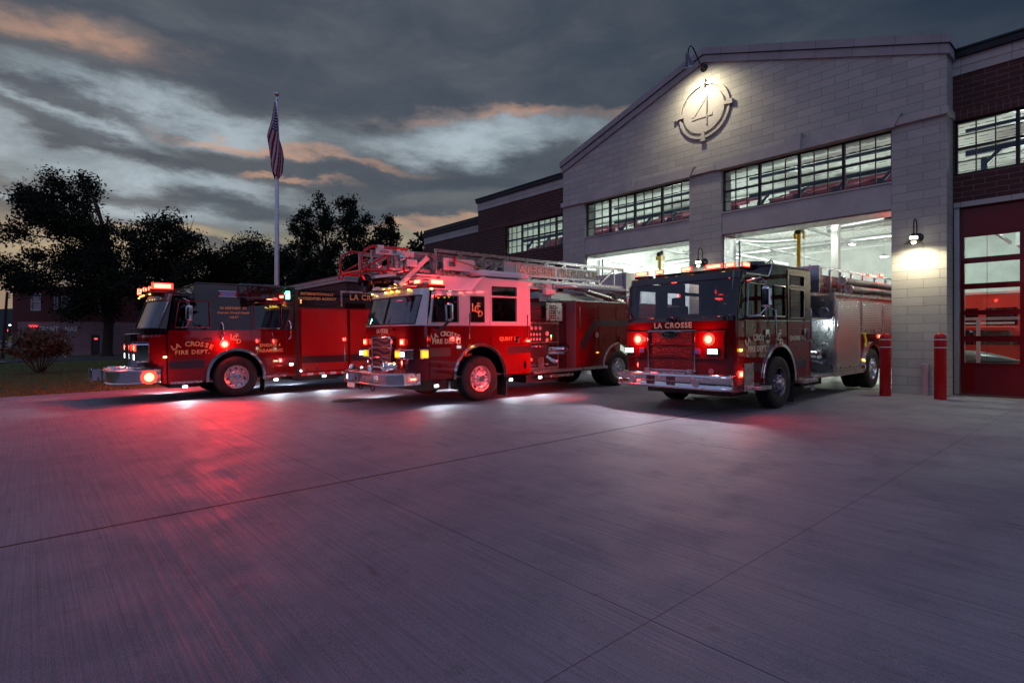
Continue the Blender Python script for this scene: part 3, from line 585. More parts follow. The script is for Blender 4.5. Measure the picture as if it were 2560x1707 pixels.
# hanging flag: cloth draped in folds from the hoist corner
m=bpy.data.materials.new('flag_cloth'); m.use_nodes=True; t,b=P(m); b.inputs['Roughness'].default_value=.85
at=t.node('ShaderNodeUVMap'); u,v,_=t.sep(at.outputs[0]); st=t.math('GREATER_THAN',t.math('FRACT',t.math('MULTIPLY',v,6.5)),.5)
canton=t.math('MULTIPLY',t.math('LESS_THAN',u,.4),t.math('GREATER_THAN',v,6/13.)); star=t.node('ShaderNodeTexVoronoi'); t.link(t.comb(t.math('MULTIPLY',u,27.),t.math('MULTIPLY',v,18.),0.),star.inputs['Vector']); star.inputs['Scale'].default_value=1.; star.inputs['Randomness'].default_value=0.
c=t.mix(st,(.12,.006,.018),(.38,.37,.43)); c=t.mix(canton,c,t.mix(t.math('LESS_THAN',star.outputs['Distance'],.28),(.02,.025,.10),(.5,.5,.55))); t.link(c,b.inputs['Base Color']); FLAG=m
NU,NV=72,60; vs=[]; uvs=[]
def lerpl(t_,ks):
    for (a,b_),(c_,d_) in zip(ks,ks[1:]):
        if t_<=c_: return b_+(d_-b_)*(t_-a)/(c_-a)
    return ks[-1][1]
for j in range(NV+1):
    t_=j/NV
    for i in range(NU+1):
        s_=i/NU; Lx=lerpl(t_,((0,.0),(.25,-.12),(.42,-.22),(.55,-.30),(.7,-.25),(.85,-.22),(1,-.1))); Rx=lerpl(t_,((0,.06),(.2,.13),(.4,.20),(.6,.28),(.8,.33),(1,.30)))
        ph=s_*3.0; k=int(min(ph,2.999)); fr=ph-k; fr=fr if k%2==0 else 1-fr; fr=.5-.5*math.cos(math.pi*fr); fr=fr*(.75+.25*math.cos(k*1.7+t_*3)) if k else fr
        x=Lx+(Rx-Lx)*fr; yy=-.16+.11*k*min(1,t_*2+.2)+.05*math.sin(fr*6+t_*9+k)*min(1,t_*2); zb_=lerpl(s_,((0,.80),(.2,1.),(.35,.90),(.55,.86),(.75,1.0),(1,.88)))
        z=PT-.30-3.35*t_*zb_; vs.append((x,yy-.10,z)); uvs.append((min(1,t_*1.0+.02),(s_*.95+.02-.35*t_*(1-s_)) if k else (s_*2.1+t_*.55+.05)%1))
me=bpy.data.meshes.new('flag'); me.from_pydata(vs,[],[(j*(NU+1)+i,j*(NU+1)+i+1,(j+1)*(NU+1)+i+1,(j+1)*(NU+1)+i) for j in range(NV) for i in range(NU)])
uvl=me.uv_layers.new(name='UVMap')
for l in me.loops: uvl.data[l.index].uv=uvs[l.vertex_index]
me.materials.append(FLAG); me.polygons.foreach_set('use_smooth',[True]*len(me.polygons)); fl=bpy.data.objects.new('flag',me); C.objects.link(fl); fl.location=r.location; fl.rotation_euler=(0,0,R(49))
tag(fl,'red white and blue striped flag hanging limp from the top of the pole','flag')

# ------------------------------------------------------------------ trees
def leafmesh(name,pts,size,m,parent,rnd,per=16,spread=.5):
    pts=np.array(pts); n=len(pts)*per; g_=np.random.RandomState(rnd.randint(0,99999)); c=np.repeat(pts,per,axis=0)+g_.normal(0,spread,(n,3))*np.array([1,1,.75])
    a=g_.normal(0,1,(n,3)); a/=np.linalg.norm(a,axis=1)[:,None]; b_=g_.normal(0,1,(n,3)); b_-=a*(a*b_).sum(1)[:,None]; b_/=np.linalg.norm(b_,axis=1)[:,None]
    s=(size*g_.uniform(.6,1.5,n))[:,None]; v=np.stack([c-a*s,c+b_*s*.45,c+a*s,c-b_*s*.45],1).reshape(-1,3)
    me=bpy.data.meshes.new(name); me.vertices.add(n*4); me.vertices.foreach_set('co',v.ravel()); me.loops.add(n*4); me.loops.foreach_set('vertex_index',np.arange(n*4)); me.polygons.add(n); me.polygons.foreach_set('loop_start',np.arange(n)*4); me.polygons.foreach_set('loop_total',np.full(n,4)); me.update(); me.validate()
    me.materials.append(m); o=bpy.data.objects.new(name,me); C.objects.link(o); o.parent=parent; return o
def tree(name,depth,px,clumps,seed,label,cat,group,lm=LEAF,tr=.42,leaf=.28,per=13,sp=.5,trunk_h=None,dens=1.,bare=0,spire=False):
    """clumps: (px,py,radius px) read in display pixels, placed round the trunk at the tree's own distance"""
    rnd=random.Random(seed); u0=(px*1.0884-1280)/1394; base=FW*depth+RT*(u0*depth); base.z=gz(base.y)-.03
    r=empty(name,base); tag(r,label,cat,group)
    tips=[]; mb=M(); mb.k=0
    cl=[]
    for cx_,cy_,cr in clumps:
        uu=(cx_*1.0884-1280)/1394; z=1.35+(847-cy_*1.0884)/1394*depth-base.z; lat=(uu-u0)*depth; rad=cr*1.0884/1394*depth
        dp=rnd.uniform(-1,1)*min(3.,abs(lat)*.4+1.2); cl.append((RT*lat*1.0+FW*dp+Vector((0,0,z)),rad))
    th=trunk_h or min(c.z for c,_ in cl)*.6; top=Vector((rnd.uniform(-.3,.3),rnd.uniform(-.3,.3),th))
    mb.tube([(0,0,0),(0,0,.3),top*.5,top],[tr*1.35,tr,tr*.88,tr*.75],10)
    zmax=max(c.z for c,_ in cl); mb.tube([top,Vector((0,0,(th+zmax)/2)),Vector((.2,0,zmax*.8))],[tr*.7,tr*.4,tr*.08],8)
    for c,rad in cl:
        f_=min(1,max(.0,(c.z-th)/max(.1,(zmax-th))))*.55; st=top.lerp(Vector((.1,0,zmax*.9)),f_); mid=st.lerp(c,.55)+Vector((0,0,.12*(c-st).length)); mb.tube([st,mid,c],[tr*.34,tr*.2,tr*.07],6)
        axs=((c-Vector((0,0,zmax*.55))).normalized()+Vector((rnd.uniform(-.4,.4),rnd.uniform(-.4,.4),rnd.uniform(-.3,.3)))).normalized()
        nb=max(10,int(rad*rad*19*dens)); 
        for k in range(nb):
            d=Vector((rnd.gauss(0,1),rnd.gauss(0,1),rnd.gauss(0,.9))); d.normalize(); d*=rnd.random()**.45
            if spire and rad<.7: d=Vector((d.x*.55,d.y*.55,d.z*1.5)); d.x*=1-.45*d.z; d.y*=1-.45*d.z
            else: d=d*.86+axs*(d.dot(axs)*.75)
            p=c+d*rad
            tips.append(p)
            if k%3==0: mb.tube([c.lerp(mid,.3),p],[tr*.06,tr*.02],4,False)
    for k in range(bare):
        c,rad=rnd.choice(cl); p0=c; d=Vector((rnd.uniform(-.5,.5),rnd.uniform(-.3,.3),1)).normalized()
        for q in range(5):
            dd=(d+Vector((rnd.uniform(-.5,.5),rnd.uniform(-.5,.5),0))).normalized(); p1=p0+dd*rnd.uniform(1.,2.2); mb.tube([c,p0.lerp(p1,.5)+Vector((.1,0,.1)),p1+d*rad*.6],[.05,.03,.008],4,False)
    mb.obj('trunk',BARK,r,smooth=True,fix=False); leafmesh('crown',tips,leaf,lm,r,rnd,per,sp); return r
G1='dark trees beyond the lawn'
tree('deciduous_tree',50,246,[(130,425,24),(98,452,24),(165,425,26),(190,415,14),(55,450,22),(85,470,28),(120,480,34),(165,465,38),(60,500,20),(110,520,34),(170,520,46),(220,530,34),(85,545,26),(40,585,22),(18,640,20),(60,620,34),(100,590,38),(150,590,50),(210,590,46),(30,655,18),(95,645,28),(155,650,38),(215,650,46),(260,600,36),(262,545,22),(270,650,36),(215,700,34),(255,695,28)],11,'tallest dark leafy tree at the far left, crown leaning left over the shop','tree',G1,LEAF2,.42,.135,28,.40,5.2,1.7,3)
tree('deciduous_tree',47,395,[(378,510,24),(400,530,26),(350,530,22),(330,560,28),(375,570,36),(415,575,30),(440,560,18),(455,580,16),(300,590,30),(345,610,40),(395,620,38),(435,600,24),(470,565,12),(300,640,34),(350,660,38),(400,660,26),(440,650,16),(320,700,28),(460,620,14)],12,'dark tree with bare twigs on top behind the left engine cab','tree',G1,LEAF2,.26,.13,28,.36,4.2,1.8,6)
tree('deciduous_tree',52,540,[(500,612,24),(540,590,30),(575,580,26),(600,610,40),(550,640,46),(500,655,38),(470,670,26),(620,660,44),(570,690,44),(505,700,34),(640,610,26)],13,'low round dark tree left of the flagpole','tree',G1,LEAF2,.36,.14,30,.45,None,2.6)
CT='tall dark feathery tree right of the flagpole, '
for i,(d,px,cl,lb) in enumerate(((50,690,[(690,545,14),(668,570,14),(700,570,20),(680,610,30),(712,620,30),(655,600,16),(690,660,40),(650,680,24),(672,515,11),(700,505,10),(685,530,13)],CT+'first of the row'),
    (48,745,[(740,470,10),(748,490,14),(735,510,16),(755,520,20),(730,550,22),(765,560,24),(745,600,34),(770,650,36),(730,660,36),(715,500,10),(722,530,12)],CT+'second and tallest of the row'),
    (46,815,[(800,480,10),(815,470,9),(812,500,14),(830,495,11),(800,520,18),(835,530,20),(815,560,28),(845,580,24),(800,600,30),(830,640,40),(860,620,26),(788,470,9)],CT+'third of the row, broad and double topped'),
    (47,885,[(888,500,8),(890,520,10),(900,535,9),(882,545,14),(897,560,14),(872,530,9),(868,560,16),(880,590,24),(900,590,14),(870,640,30),(905,545,6)],CT+'last and thinnest of the row'))):
    tree('feathery_tree',d,px,cl,20+i,lb,'tree','row of tall feathery trees behind the low wing',LEAF2,.22,.12,28,.27,None,2.3,0,True)
tree('deciduous_tree',60,985,[(975,560,12),(955,572,12),(995,575,14),(940,590,14),(970,595,20)],31,'treetop showing over the brick wing behind the ladder tip','tree',G1,LEAF2,.25,.22,14,.3,None,1.6)
for i,(d,px,cl) in enumerate(((95,470,[(430,690,30),(480,680,34),(520,700,30)]),(100,330,[(280,720,40),(350,710,40),(400,720,36),(230,720,30)]),(70,600,[(560,700,40),(620,700,40),(660,690,36),(740,690,40),(800,680,36)]))):
    tree('deciduous_tree',d,px,cl,40+i,('low dark tree far behind the engine cab','low dark tree far behind the shop roof','dense dark tree low behind the flagpole')[i],'tree',G1,LEAF2,.4,.3,22,.9,None,1.3)
# red leafed shrub
rnd=random.Random(3); base=Vector((-33.9,.35,0)); base.z=gz(base.y)-.03; r=empty('shrub',base); tag(r,'rounded red leafed shrub with several stems on the lawn','shrub')
mb=M(); tips=[]
for k in range(11):
    a=rnd.random()*6.28; s=rnd.uniform(.3,.95); p=Vector((math.cos(a)*s,math.sin(a)*s*1.1,rnd.uniform(1.,1.7))); mb.tube([(math.cos(a)*.05,math.sin(a)*.05,0),p*.5+Vector((math.cos(a)*.05,0,-.1)),p],[.03,.02,.01],6)
for k in range(210):
    d=Vector((rnd.gauss(0,1),rnd.gauss(0,1),rnd.gauss(0,1))).normalized(); q=rnd.random()**.5; tips.append(Vector((d.x*1.25*q,d.y*1.25*q,1.35+d.z*.72*q)))
mb.obj('stem',BARK,r,smooth=True,fix=False); leafmesh('foliage',tips,.07,LEAFR,r,rnd,20,.12)
part('mulch_ring',groundmat('mulch',(.08,.035,.025),(.05,.025,.02),8.),r,lambda g:g.lathe([(.001,.05),(.8,.04),(1.05,.0)],28))
# ------------------------------------------------------------------ buildings across the street
BL=FW*54+RT*(-.722*54); BL.z=gz(0)-.02; DIRX=RT.copy(); yaw=math.atan2(RT.y,RT.x)
r=empty('corner_shop',BL,(0,0,yaw)); tag(r,'two storey corner shop, dark siding over a stone ground floor, behind the trees','building')
SID=mat('dark_red_siding',(.13,.03,.035),.7); t,b=P(SID); o=t.node('ShaderNodeTexCoord').outputs['Object']; bump(t,b,t.math('FRACT',t.math('DIVIDE',t.sep(o)[2],.18)),.8,.03)
VEN=brickmat('stacked_stone_veneer',(.42,.27,.29),(.30,.19,.22),(.08,.06,.06),.55,.13,.012,.5,0,0,.9,.8,.4)
def f(g): g.panel([[(-8.9,3.3),(0,3.3),(0,6.7),(-8.9,6.7)],hole(-7.6,-6.65,4.35,6.0),hole(-5.35,-4.95,4.45,5.75),hole(-4.65,-3.6,4.45,5.75),hole(-1.6,-.85,4.2,5.6)],XZ(0),0,.3); g.box(-8.9,0,.3,9,3.3,6.7)
part('upper_wall',SID,r,f)
part('lower_wall',VEN,r,lambda g:(g.panel([[(-8.9,0),(-1.8,0),(-1.8,2.0),(-.95,2.0),(-.95,0),(0,0),(0,3.28),(-8.9,3.28)]],XZ(.02),0,.3),g.box(-8.9,0,.4,9,0,3.28)))
part('side_wing',SID,r,lambda g:(g.box(-10.1,-8.92,.8,8,0,6.3),g.box(-10.3,-8.92,.6,8,6.3,6.6)))
for a,b_,c0,c1 in ((-7.6,-6.65,4.35,6.0),(-5.35,-4.95,4.45,5.75),(-4.65,-3.6,4.45,5.75),(-1.6,-.85,4.2,5.6)):
    fr=part('window',WHITET,r,lambda g:(g.box(a,a+.05,-.02,.1,c0,c1),g.box(b_-.05,b_,-.02,.1,c0,c1),g.box(a+.05,b_-.05,-.02,.1,c0,c0+.06),g.box(a+.05,b_-.05,-.02,.1,c1-.06,c1),g.box(a+.05,b_-.05,0,.08,(c0+c1)/2-.02,(c0+c1)/2+.02)))
    part('blind',mat('window_blind',(.34,.30,.36),.5,0,.3),fr,lambda g:g.box(a+.05,b_-.05,.1,.15,c0+.06,c1-.06))
part('door',mat('shop_door',(.03,.02,.02),.5),r,lambda g:g.box(-1.78,-.97,.1,.16,0,1.98)); part('exit_sign',E_NEON,r,lambda g:g.box(-1.5,-1.22,.05,.09,1.55,1.68))
text('sign_letters','GIANT   NAS',.62,(-4.95,-.03,2.55),(1,0,0),WHITET,r,bold=.03,ext=.02)
def f(g):
    pts=[(-7.75+k*.06,-.05,2.86+.09*math.sin(k*1.4)) for k in range(15)]; g.tube(pts,.02,5)
part('neon_script',E_NEON,r,f)
r=empty('garage',FW*62+RT*(-.690*62)+Vector((0,0,-.2)),(0,0,yaw)); tag(r,'small pale garage with grey roof between the shop and the engine','building')
part('wall',mat('pale_siding',(.30,.29,.34),.7),r,lambda g:g.box(-2.4,4.5,0,6,0,2.2)); part('roof',mat('grey_shingles',(.08,.08,.10),.8),r,lambda g:g.add([(-2.7,-.3,2.1),(4.8,-.3,2.1),(4.8,6.3,2.1),(-2.7,6.3,2.1),(-2.7,3,4.2),(4.8,3,4.2)],[(0,1,5,4),(2,3,4,5),(0,4,3),(1,2,5),(0,3,2,1)])); part('gutter',WHITET,r,lambda g:g.box(-2.7,4.8,-.4,-.3,2.05,2.2))
part('chimney',VEN,r,lambda g:g.box(-1.9,-1.2,3.,3.7,3.,5.))
# street things at the far left
def at(px,py_base,depth): p=FW*depth+RT*((px*1.0884-1280)/1394*depth); p.z=gz(p.y); return p
r=empty('utility_pole',at(5,0,45)); tag(r,'leaning wooden utility pole at the left edge beside the shop','utility pole')
part('pole',BARK,r,lambda g:g.tube([(0,0,0),(.15,.3,5.3)],[.13,.09],8),smooth=True); part('crossarm',BARK,r,lambda g:g.box(-.9,.9,.22,.34,4.9,5.0)); part('wire',BLACK,r,lambda g:g.tube([(.8,.3,5.05),(-12,9,6.3),(-34,20,9)],.015,4))
r=empty('traffic_signal',at(22,0,74)); tag(r,'traffic signal showing red beside the shop','traffic light')
part('post',DARKMETAL,r,lambda g:g.tube([(0,0,0),(0,0,2.6)],.08,8)); part('housing',BLACK,r,lambda g:g.box(-.2,.2,-.15,.15,1.9,3.)); part('red_lamp',E_NEON,r,lambda g:g.lathe([(.001,-.24),(.14,-.2),(.15,-.15)],14,Matrix.Translation((0,0,2.75))@Matrix.Rotation(R(-90),4,'X')@Matrix.Rotation(0,4,'Z')))
r=empty('road_sign',at(27,0,60)); tag(r,'yellow diamond road sign beside the shop','road sign')
part('post',STEEL,r,lambda g:g.tube([(0,0,0),(0,0,1.9)],.04,8)); part('sign_face',mat('sign_yellow',(.5,.48,.05),.5),r,lambda g:g.add([(.0,-.05,1.25),(.32,.25,1.6),(.0,-.05,1.95),(-.32,-.35,1.6),(.01,-.03,1.25),(.33,.27,1.6),(.01,-.03,1.95),(-.31,-.33,1.6)],[(0,1,2,3),(7,6,5,4),(0,4,5,1),(1,5,6,2),(2,6,7,3),(3,7,4,0)]))
r=empty('street_lamp',at(15,0,110)); tag(r,'street lamp with white light far down the street','street lamp')
part('post',DARKMETAL,r,lambda g:g.tube([(0,0,0),(0,0,4.2),(.5,.5,4.4)],.08,8)); part('lamp_head',E_BAY,r,lambda g:g.lathe([(.001,-.1),(.22,0),(.001,.15)],12,Matrix.Translation((.5,.5,4.35))))
r=empty('marker_post',at(150,0,47)); tag(r,'thin white marker post on the lawn before the shop','post'); part('post',WHITET,r,lambda g:g.box(-.045,.045,-.045,.045,0,1.55)); part('cap',DARKMETAL,r,lambda g:g.box(-.06,.06,-.06,.06,1.551,1.64))
r=empty('parked_car',at(8,0,66),(0,0,R(60))); tag(r,'pale car far down the street at the left edge','car')
part('body',mat('silver_car',(.4,.42,.45),.3,.3,.5),r,lambda g:g.panel([[(-2.1,.3),(2.1,.3),(2.15,.75),(1.2,.9),(.7,1.4),(-1.1,1.42),(-1.8,.95),(-2.15,.85)]],lambda u,v,w_:(u,w_,v),-.85,.85),bevel=.05)
part('window',TINT,r,lambda g:g.panel([[(-1.6,.95),(-1.,1.35),(.6,1.33),(1.0,.95)]],lambda u,v,w_:(u,w_,v),-.86,.86))
for x in (-1.3,1.3):
    for y in (-.8,.8): part('wheel',RUBBER,r,lambda g:g.lathe([(.001,-.1),(.3,-.1),(.3,.1),(.001,.1)],16,Matrix.Translation((x,y,.3))@Matrix.Rotation(R(90),4,'X')))

# unseen treeline added behind the camera to darken reflections in the truck paint
rnd=random.Random(77); tips=[]
for k in range(5200):
    if rnd.random()<.5: x=rnd.uniform(44,52); y=rnd.uniform(-70,14)
    else: x=rnd.uniform(-50,46); y=rnd.uniform(-62,-54)
    tips.append((x,y,rnd.random()**.8*(8.5+2.5*math.sin(x*.21)+2*math.sin(y*.33))-.6))
o=leafmesh('added_woods',tips,.75,LEAF2,None,rnd,9,.8); tag(o,'added dark mass of trees behind the camera, there only to darken reflections','added_woods',kind='stuff')
# ------------------------------------------------------------------ fire engines. local axes: x = back from the front axle, y = away from the near side, z = up
WD=2.5
def truck_root(name,X0,Y0,label):
    r=empty(name,(X0,Y0,gz(Y0)),(0,-math.atan(SL),R(90))); return tag(r,label,'fire engine')
SIDE=lambda y: (lambda u,v,w_: (u,y+w_,v))
def arc(R_,zc,zb,n=18,rev=False):
    p=[(-R_,zb)]+[(-R_*math.cos(q),zc+R_*math.sin(q)) for q in np.linspace(0,math.pi,n)]+[(R_,zb)]; return p[::-1] if rev else p
def ycyl(pos,side): return Matrix.Translation(pos)@Matrix.Rotation(R(-90 if side<0 else 90),4,'X')
def wheel(r,a,y,side,style,Rr=.535,wid=.30):
    mt=ycyl((a,y,Rr),side)
    prof=[(.29,.015),(.31,.0),(.36,-.012),(.45,-.012),(.505,.0),(.53,.03),(Rr,.06)]
    k=5
    for i in range(k): q=.06+(wid-.12)*(i+.5)/k; prof+=[(Rr,q-.012),(Rr-.014,q-.008),(Rr-.014,q+.008),(Rr,q+.012)]
    prof+=[(Rr,wid-.06),(.53,wid-.03),(.48,wid),(.30,wid)]
    wl=part('wheel',RUBBER,r,lambda g:g.lathe(prof,44,mt,close=True),smooth=True)
    def lugs(g,rad,h0,h1,rr,n=10):
        for i in range(n): q=2*math.pi*i/n; g.lathe([(rr,h1),(rr,h0),(rr*.6,h0-.008),(.001,h0-.01)],6,mt@Matrix.Translation((rad*math.cos(q),rad*math.sin(q),0)))
    if style=='alu':
        part('rim',CHROME if 0 else ALU,wl,lambda g:g.lathe([(.30,.10),(.302,-.004),(.285,.0),(.272,.03),(.262,.065),(.20,.078),(.178,.06),(.17,.03),(.16,.022),(.001,.022)],44,mt),smooth=True)
        def holes(g):
            for i in range(10): q=2*math.pi*(i+.5)/10; g.lathe([(.023,.067),(.001,.0665)],12,mt@Matrix.Translation((.232*math.cos(q),.232*math.sin(q),0)),close=True)
        part('hand_hole',BLACK,wl,holes); part('lug_nut',CHROME,wl,lambda g:lugs(g,.135,-.012,.022,.017))
        part('hub_cap',CHROME,wl,lambda g:g.lathe([(.09,.02),(.088,-.05),(.078,-.065),(.06,-.068),(.058,-.045),(.001,-.045)],28,mt),smooth=True)
    elif style=='dark':
        part('rim',metalmat('polished_dark_rim',(.25,.25,.27),.18),wl,lambda g:g.lathe([(.30,.10),(.302,-.004),(.285,.0),(.268,.05),(.245,.13),(.19,.15),(.17,.10),(.16,.06),(.001,.06)],44,mt),smooth=True)
        part('lug_nut',CHROME,wl,lambda g:lugs(g,.137,-.0,.06,.021)); part('hub_cap',ALU,wl,lambda g:g.lathe([(.105,.06),(.10,-.03),(.09,-.06),(.045,-.065),(.04,-.05),(.001,-.05)],28,mt),smooth=True)
    else:
        part('rim',CHROME,wl,lambda g:g.lathe([(.30,.16),(.302,-.004),(.285,.0),(.272,.05),(.255,.19),(.13,.21),(.12,.17),(.001,.17)],44,mt),smooth=True); part('lug_nut',CHROME,wl,lambda g:lugs(g,.16,.16,.205,.017)); part('hub_cap',ALU,wl,lambda g:g.lathe([(.10,.2),(.085,.05),(.05,.03),(.001,.03)],24,mt),smooth=True)
    return wl
def ufront(af,as_,r,bow,z,n=7):
    p=[(as_,0.)]+[(af+r-r*math.sin(q),r-r*math.cos(q)) for q in np.linspace(0,math.pi/2,n)]
    mid=np.linspace(r,WD-r,9)[1:-1]; p+=[(af,wv) for wv in mid]
    p+=[(af+r-r*math.sin(q),WD-r+r*math.cos(q)) for q in np.linspace(math.pi/2,0,n)]+[(as_,WD)]
    return [(a-bow*max(0,math.sin(math.pi*wv/WD))**1.5,wv,z) for a,wv in p]
def cut(g,rows,i0,i1,k):      # grid cells of column range
    g.k=k; g.grid([r[i0:i1+1] for r in rows])
def lens(r,name,pos,nrm,wd,ht,kind,dome=False):
    rim,core={'red':(E_RED,E_REDHOT),'amb':(E_AMB,E_AMBHOT),'white':(E_HEAD,E_WHITE),'head':(CHROME,E_HEAD),'off':(OFFRED,OFFBLUE),'green':(E_GREEN,E_GREEN),'ambside':(E_ORL,E_AMB)}[kind]
    x,y,z=pos; g=M(); t_=.025
    def bx(d0,d1,hw,hh):
        if nrm=='f': g.box(x-d1,x-d0,y-hw,y+hw,z-hh,z+hh)
        elif nrm=='n': g.box(x-hw,x+hw,y-d1,y-d0,z-hh,z+hh)
        elif nrm=='s': g.box(x-hw,x+hw,y+d0,y+d1,z-hh,z+hh)
        else: g.box(x-hw,x+hw,y-hh,y+hh,z-d1,z-d0)
    if kind=='red' and wd>.22 and ht>.15 and nrm in 'nf':
        mt=align(Vector(pos),(1,0,0) if nrm=='f' else (0,1,0)); g.k=0; g.lathe([(.001,-.03),(wd/2*.8,-.028),(wd/2,-.012),(wd/2,0)],28,mt); g.k=1; g.lathe([(.001,-.045),(wd/2*.35,-.043),(wd/2*.62,-.030),(wd/2*.62,-.028)],24,mt)
    else: g.k=0; bx(0,t_,wd/2,ht/2); g.k=1; bx(t_,t_+.008,wd/2*.78,ht/2*.66)
    o=g.obj(name,[rim,core],r); return o
def handrail(r,pts,rad=.017,name='grab_handle',m=None): return part(name,m or CHROME,r,lambda g:g.tube(pts,rad,10),smooth=True)
def bowrail(r,a,y,z0,z1,d=.10): return handrail(r,[(a,y,z0),(a+.02,y-d*.7,z0+.03),(a+.035,y-d,z0+.1),(a+.035,y-d,z1-.1),(a+.02,y-d*.7,z1-.03),(a,y,z1)])
def cab(r,S):
    """S: dictionary of the cab's sizes and paints"""
    lo,up=S['lower'],S['upper']; mats=[lo,up,BLACK]; zb,belt,ztop,zfr=S['zb'],S['belt'],S['top'],S['front_roof']; RA,zc=S['R'],S['zc']; a0,a1=S['a_s'],S['a_r']; st0,st1=S['step']
    AR=arc(RA,zc,zb)
    holes_=S['holes']
    g=M()
    for y,t_ in ((0,.04),(WD-.04,.04)):
        g.k=0; g.panel([[(a0,zb)]+AR+[(a1,zb),(a1,belt),(a0,belt)]],SIDE(y),0,t_)
        g.k=1; g.panel([[(a0,belt),(a1,belt),(a1,ztop-.03),(st1,ztop-.03),(st0,zfr),(a0+S['lean'],zfr),(a0,belt)][:-1]]+holes_,SIDE(y),0,t_)
    rows=[ufront(*S['u'](z),z) for z in S['zl']]; N=len(rows[0])-1
    i0,i1=S['gi']; wi=S['glassrow']      # window row
    for j in range(len(rows)-1):
        k=0 if S['zl'][j+1]<=belt+.001 else 1
        if j==wi: cut(g,rows[j:j+2],0,i0,1); cut(g,rows[j:j+2],N-i0,N,1)
        else: cut(g,rows[j:j+2],0,N,k)
    top=rows[-1]; g.k=1; zt=top[0][2]
    g.panel([[(p[0],p[1]) for p in top]+[(st0+.1,WD),(st0+.1,0)]],lambda u,v,w_:(u,v,zt+w_),-.02,.0)
    # raised rear roof with its sloped front
    g.add([(st0,0,zfr),(st0,WD,zfr),(st1,WD,ztop-.03),(st1,0,ztop-.03)],[(0,1,2,3)])
    g.k=1; g.box(a1-.04,a1,.04,WD-.04,zb,ztop-.03)
    g.k=2; g.box(a0-.1,a1-.05,.05,WD-.05,zb+.01,zb+.05) 
    body=g.obj('cab',mats,r,smooth=True)
    part('roof',S.get('roofm',up),r,lambda g:g.box(st1-.02,a1+.02,-.012,WD+.012,ztop-.045,ztop+.01),bevel=.03)
    part('roof_edge',S.get('edgem',up),r,lambda g:g.tube([(a0+S['lean']+.02,-.005,zfr+.015),(st0,-.005,zfr+.015),(st1,-.005,ztop-.03)],.016,8),smooth=True)
    ws=M(); ws.grid([[Vector(p)+Vector((.004,0,0)) for p in rr[i0:N-i0+1]] for rr in rows[wi:wi+2]]); ws.obj('windscreen',S.get('wsm',WSGLASS),r,smooth=True)
    def f(g):   # rubber seal round the windscreen
        lo_=[Vector(p)+Vector((-.004,0,0)) for p in rows[wi][i0:N-i0+1]]; hi=[Vector(p)+Vector((-.004,0,0)) for p in rows[wi+1][i0:N-i0+1]]; g.tube(lo_,.014,6); g.tube(hi,.014,6); g.tube([lo_[0],hi[0]],.014,6); g.tube([lo_[-1],hi[-1]],.014,6)
        if S.get('post'): 
            m_=len(lo_)//2; g.tube([lo_[m_],hi[m_]],.02,6)
    part('windscreen_seal',S.get('seal',BLACK),r,f,smooth=True)
    for y in (.02,WD-.02):
        for h in S['panes']: part('side_window',S.get('swm',TINT),r,lambda g:g.panel([h],SIDE(y),-.003,.003))
    # doors: skins standing proud of the cab side
    for (d0,d1,zt,lean,hl) in S['doors']:
        RR=RA+.05; lowpts=[(q_,z_) for q_,z_ in arc(RR,zc,zb+.03,40) if d0<=q_<=d1 and z_>zb+.031]
        if lowpts and d0<-RR<d1: L=[(d0,zb+.03),(-RR,zb+.03)]+lowpts+[(d1,belt-.002),(d0,belt-.002)]
        elif lowpts and d0<RR<d1: L=lowpts+[(RR,zb+.03),(d1,zb+.03),(d1,belt-.002),(d0,belt-.002)]
        else: L=[(d0,zb+.03),(d1,zb+.03),(d1,belt-.002),(d0,belt-.002)]
        if lowpts and d0<-RR<d1 and lowpts[-1][0]<d1-.001: L=[(d0,zb+.03),(-RR,zb+.03)]+lowpts+[(d1,lowpts[-1][1]),(d1,belt-.002),(d0,belt-.002)]
        if lowpts and d0<RR<d1 and lowpts[0][0]>d0+.001: L=[(d0,lowpts[0][1])]+lowpts+[(RR,zb+.03),(d1,zb+.03),(d1,belt-.002),(d0,belt-.002)]
        for y,s_ in ((-.014,1),(WD+.002,1)):
            g=M(); g.k=0; g.panel([L],SIDE(y),0,.012); g.k=1; g.panel([[(d0,belt+.002),(d1,belt+.002),(d1,zt),(d0+lean,zt)]]+hl,SIDE(y),0,.012); dd=g.obj('door',mats[:2],r)
        for h in hl:
            part('window_seal',S.get('winseal',BLACK),r,lambda g:[g.tube([(h[i][0],-.016,h[i][1]),(h[(i+1)%len(h)][0],-.016,h[(i+1)%len(h)][1])],.011,5) for i in range(len(h))],smooth=True)
    # wheel arch
    for y0,y1 in ((-.045,.03),(WD-.03,WD+.045)):
        def f(g):
            ip=arc(RA-.035,zc,zb-.02,26); op=arc(RA+.035,zc,zb-.02,26); g.panel([op+ip[::-1]],SIDE(y0),0,y1-y0)
        part('fender_trim',S.get('trimm',CHROME),r,f,bevel=.012)
    def f(g):
        p=arc(RA+.01,zc,zb,20)
        for ya,yb in ((.045,.62),(WD-.62,WD-.045)): g.grid([[(a_,ya,z_) for a_,z_ in p],[(a_,yb,z_) for a_,z_ in p]]); g.box(-RA,RA,yb if ya<1 else ya-.01,yb+.01 if ya<1 else ya,zb,zc+RA)
    part('wheel_well',BLACK,r,f)
    # seats, dash and console seen through the glass
    def f(g):
        for y in (.25,1.72):
            for a in (-.75,.75): g.box(a-.25,a+.2,y,y+.52,1.2,1.42); g.box(a+.12,a+.26,y+.02,y+.50,1.42,2.15); g.box(a+.13,a+.25,y+.13,y+.39,2.17,2.35)
        g.box(-.9,.4,.95,1.55,zb+.1,1.55)
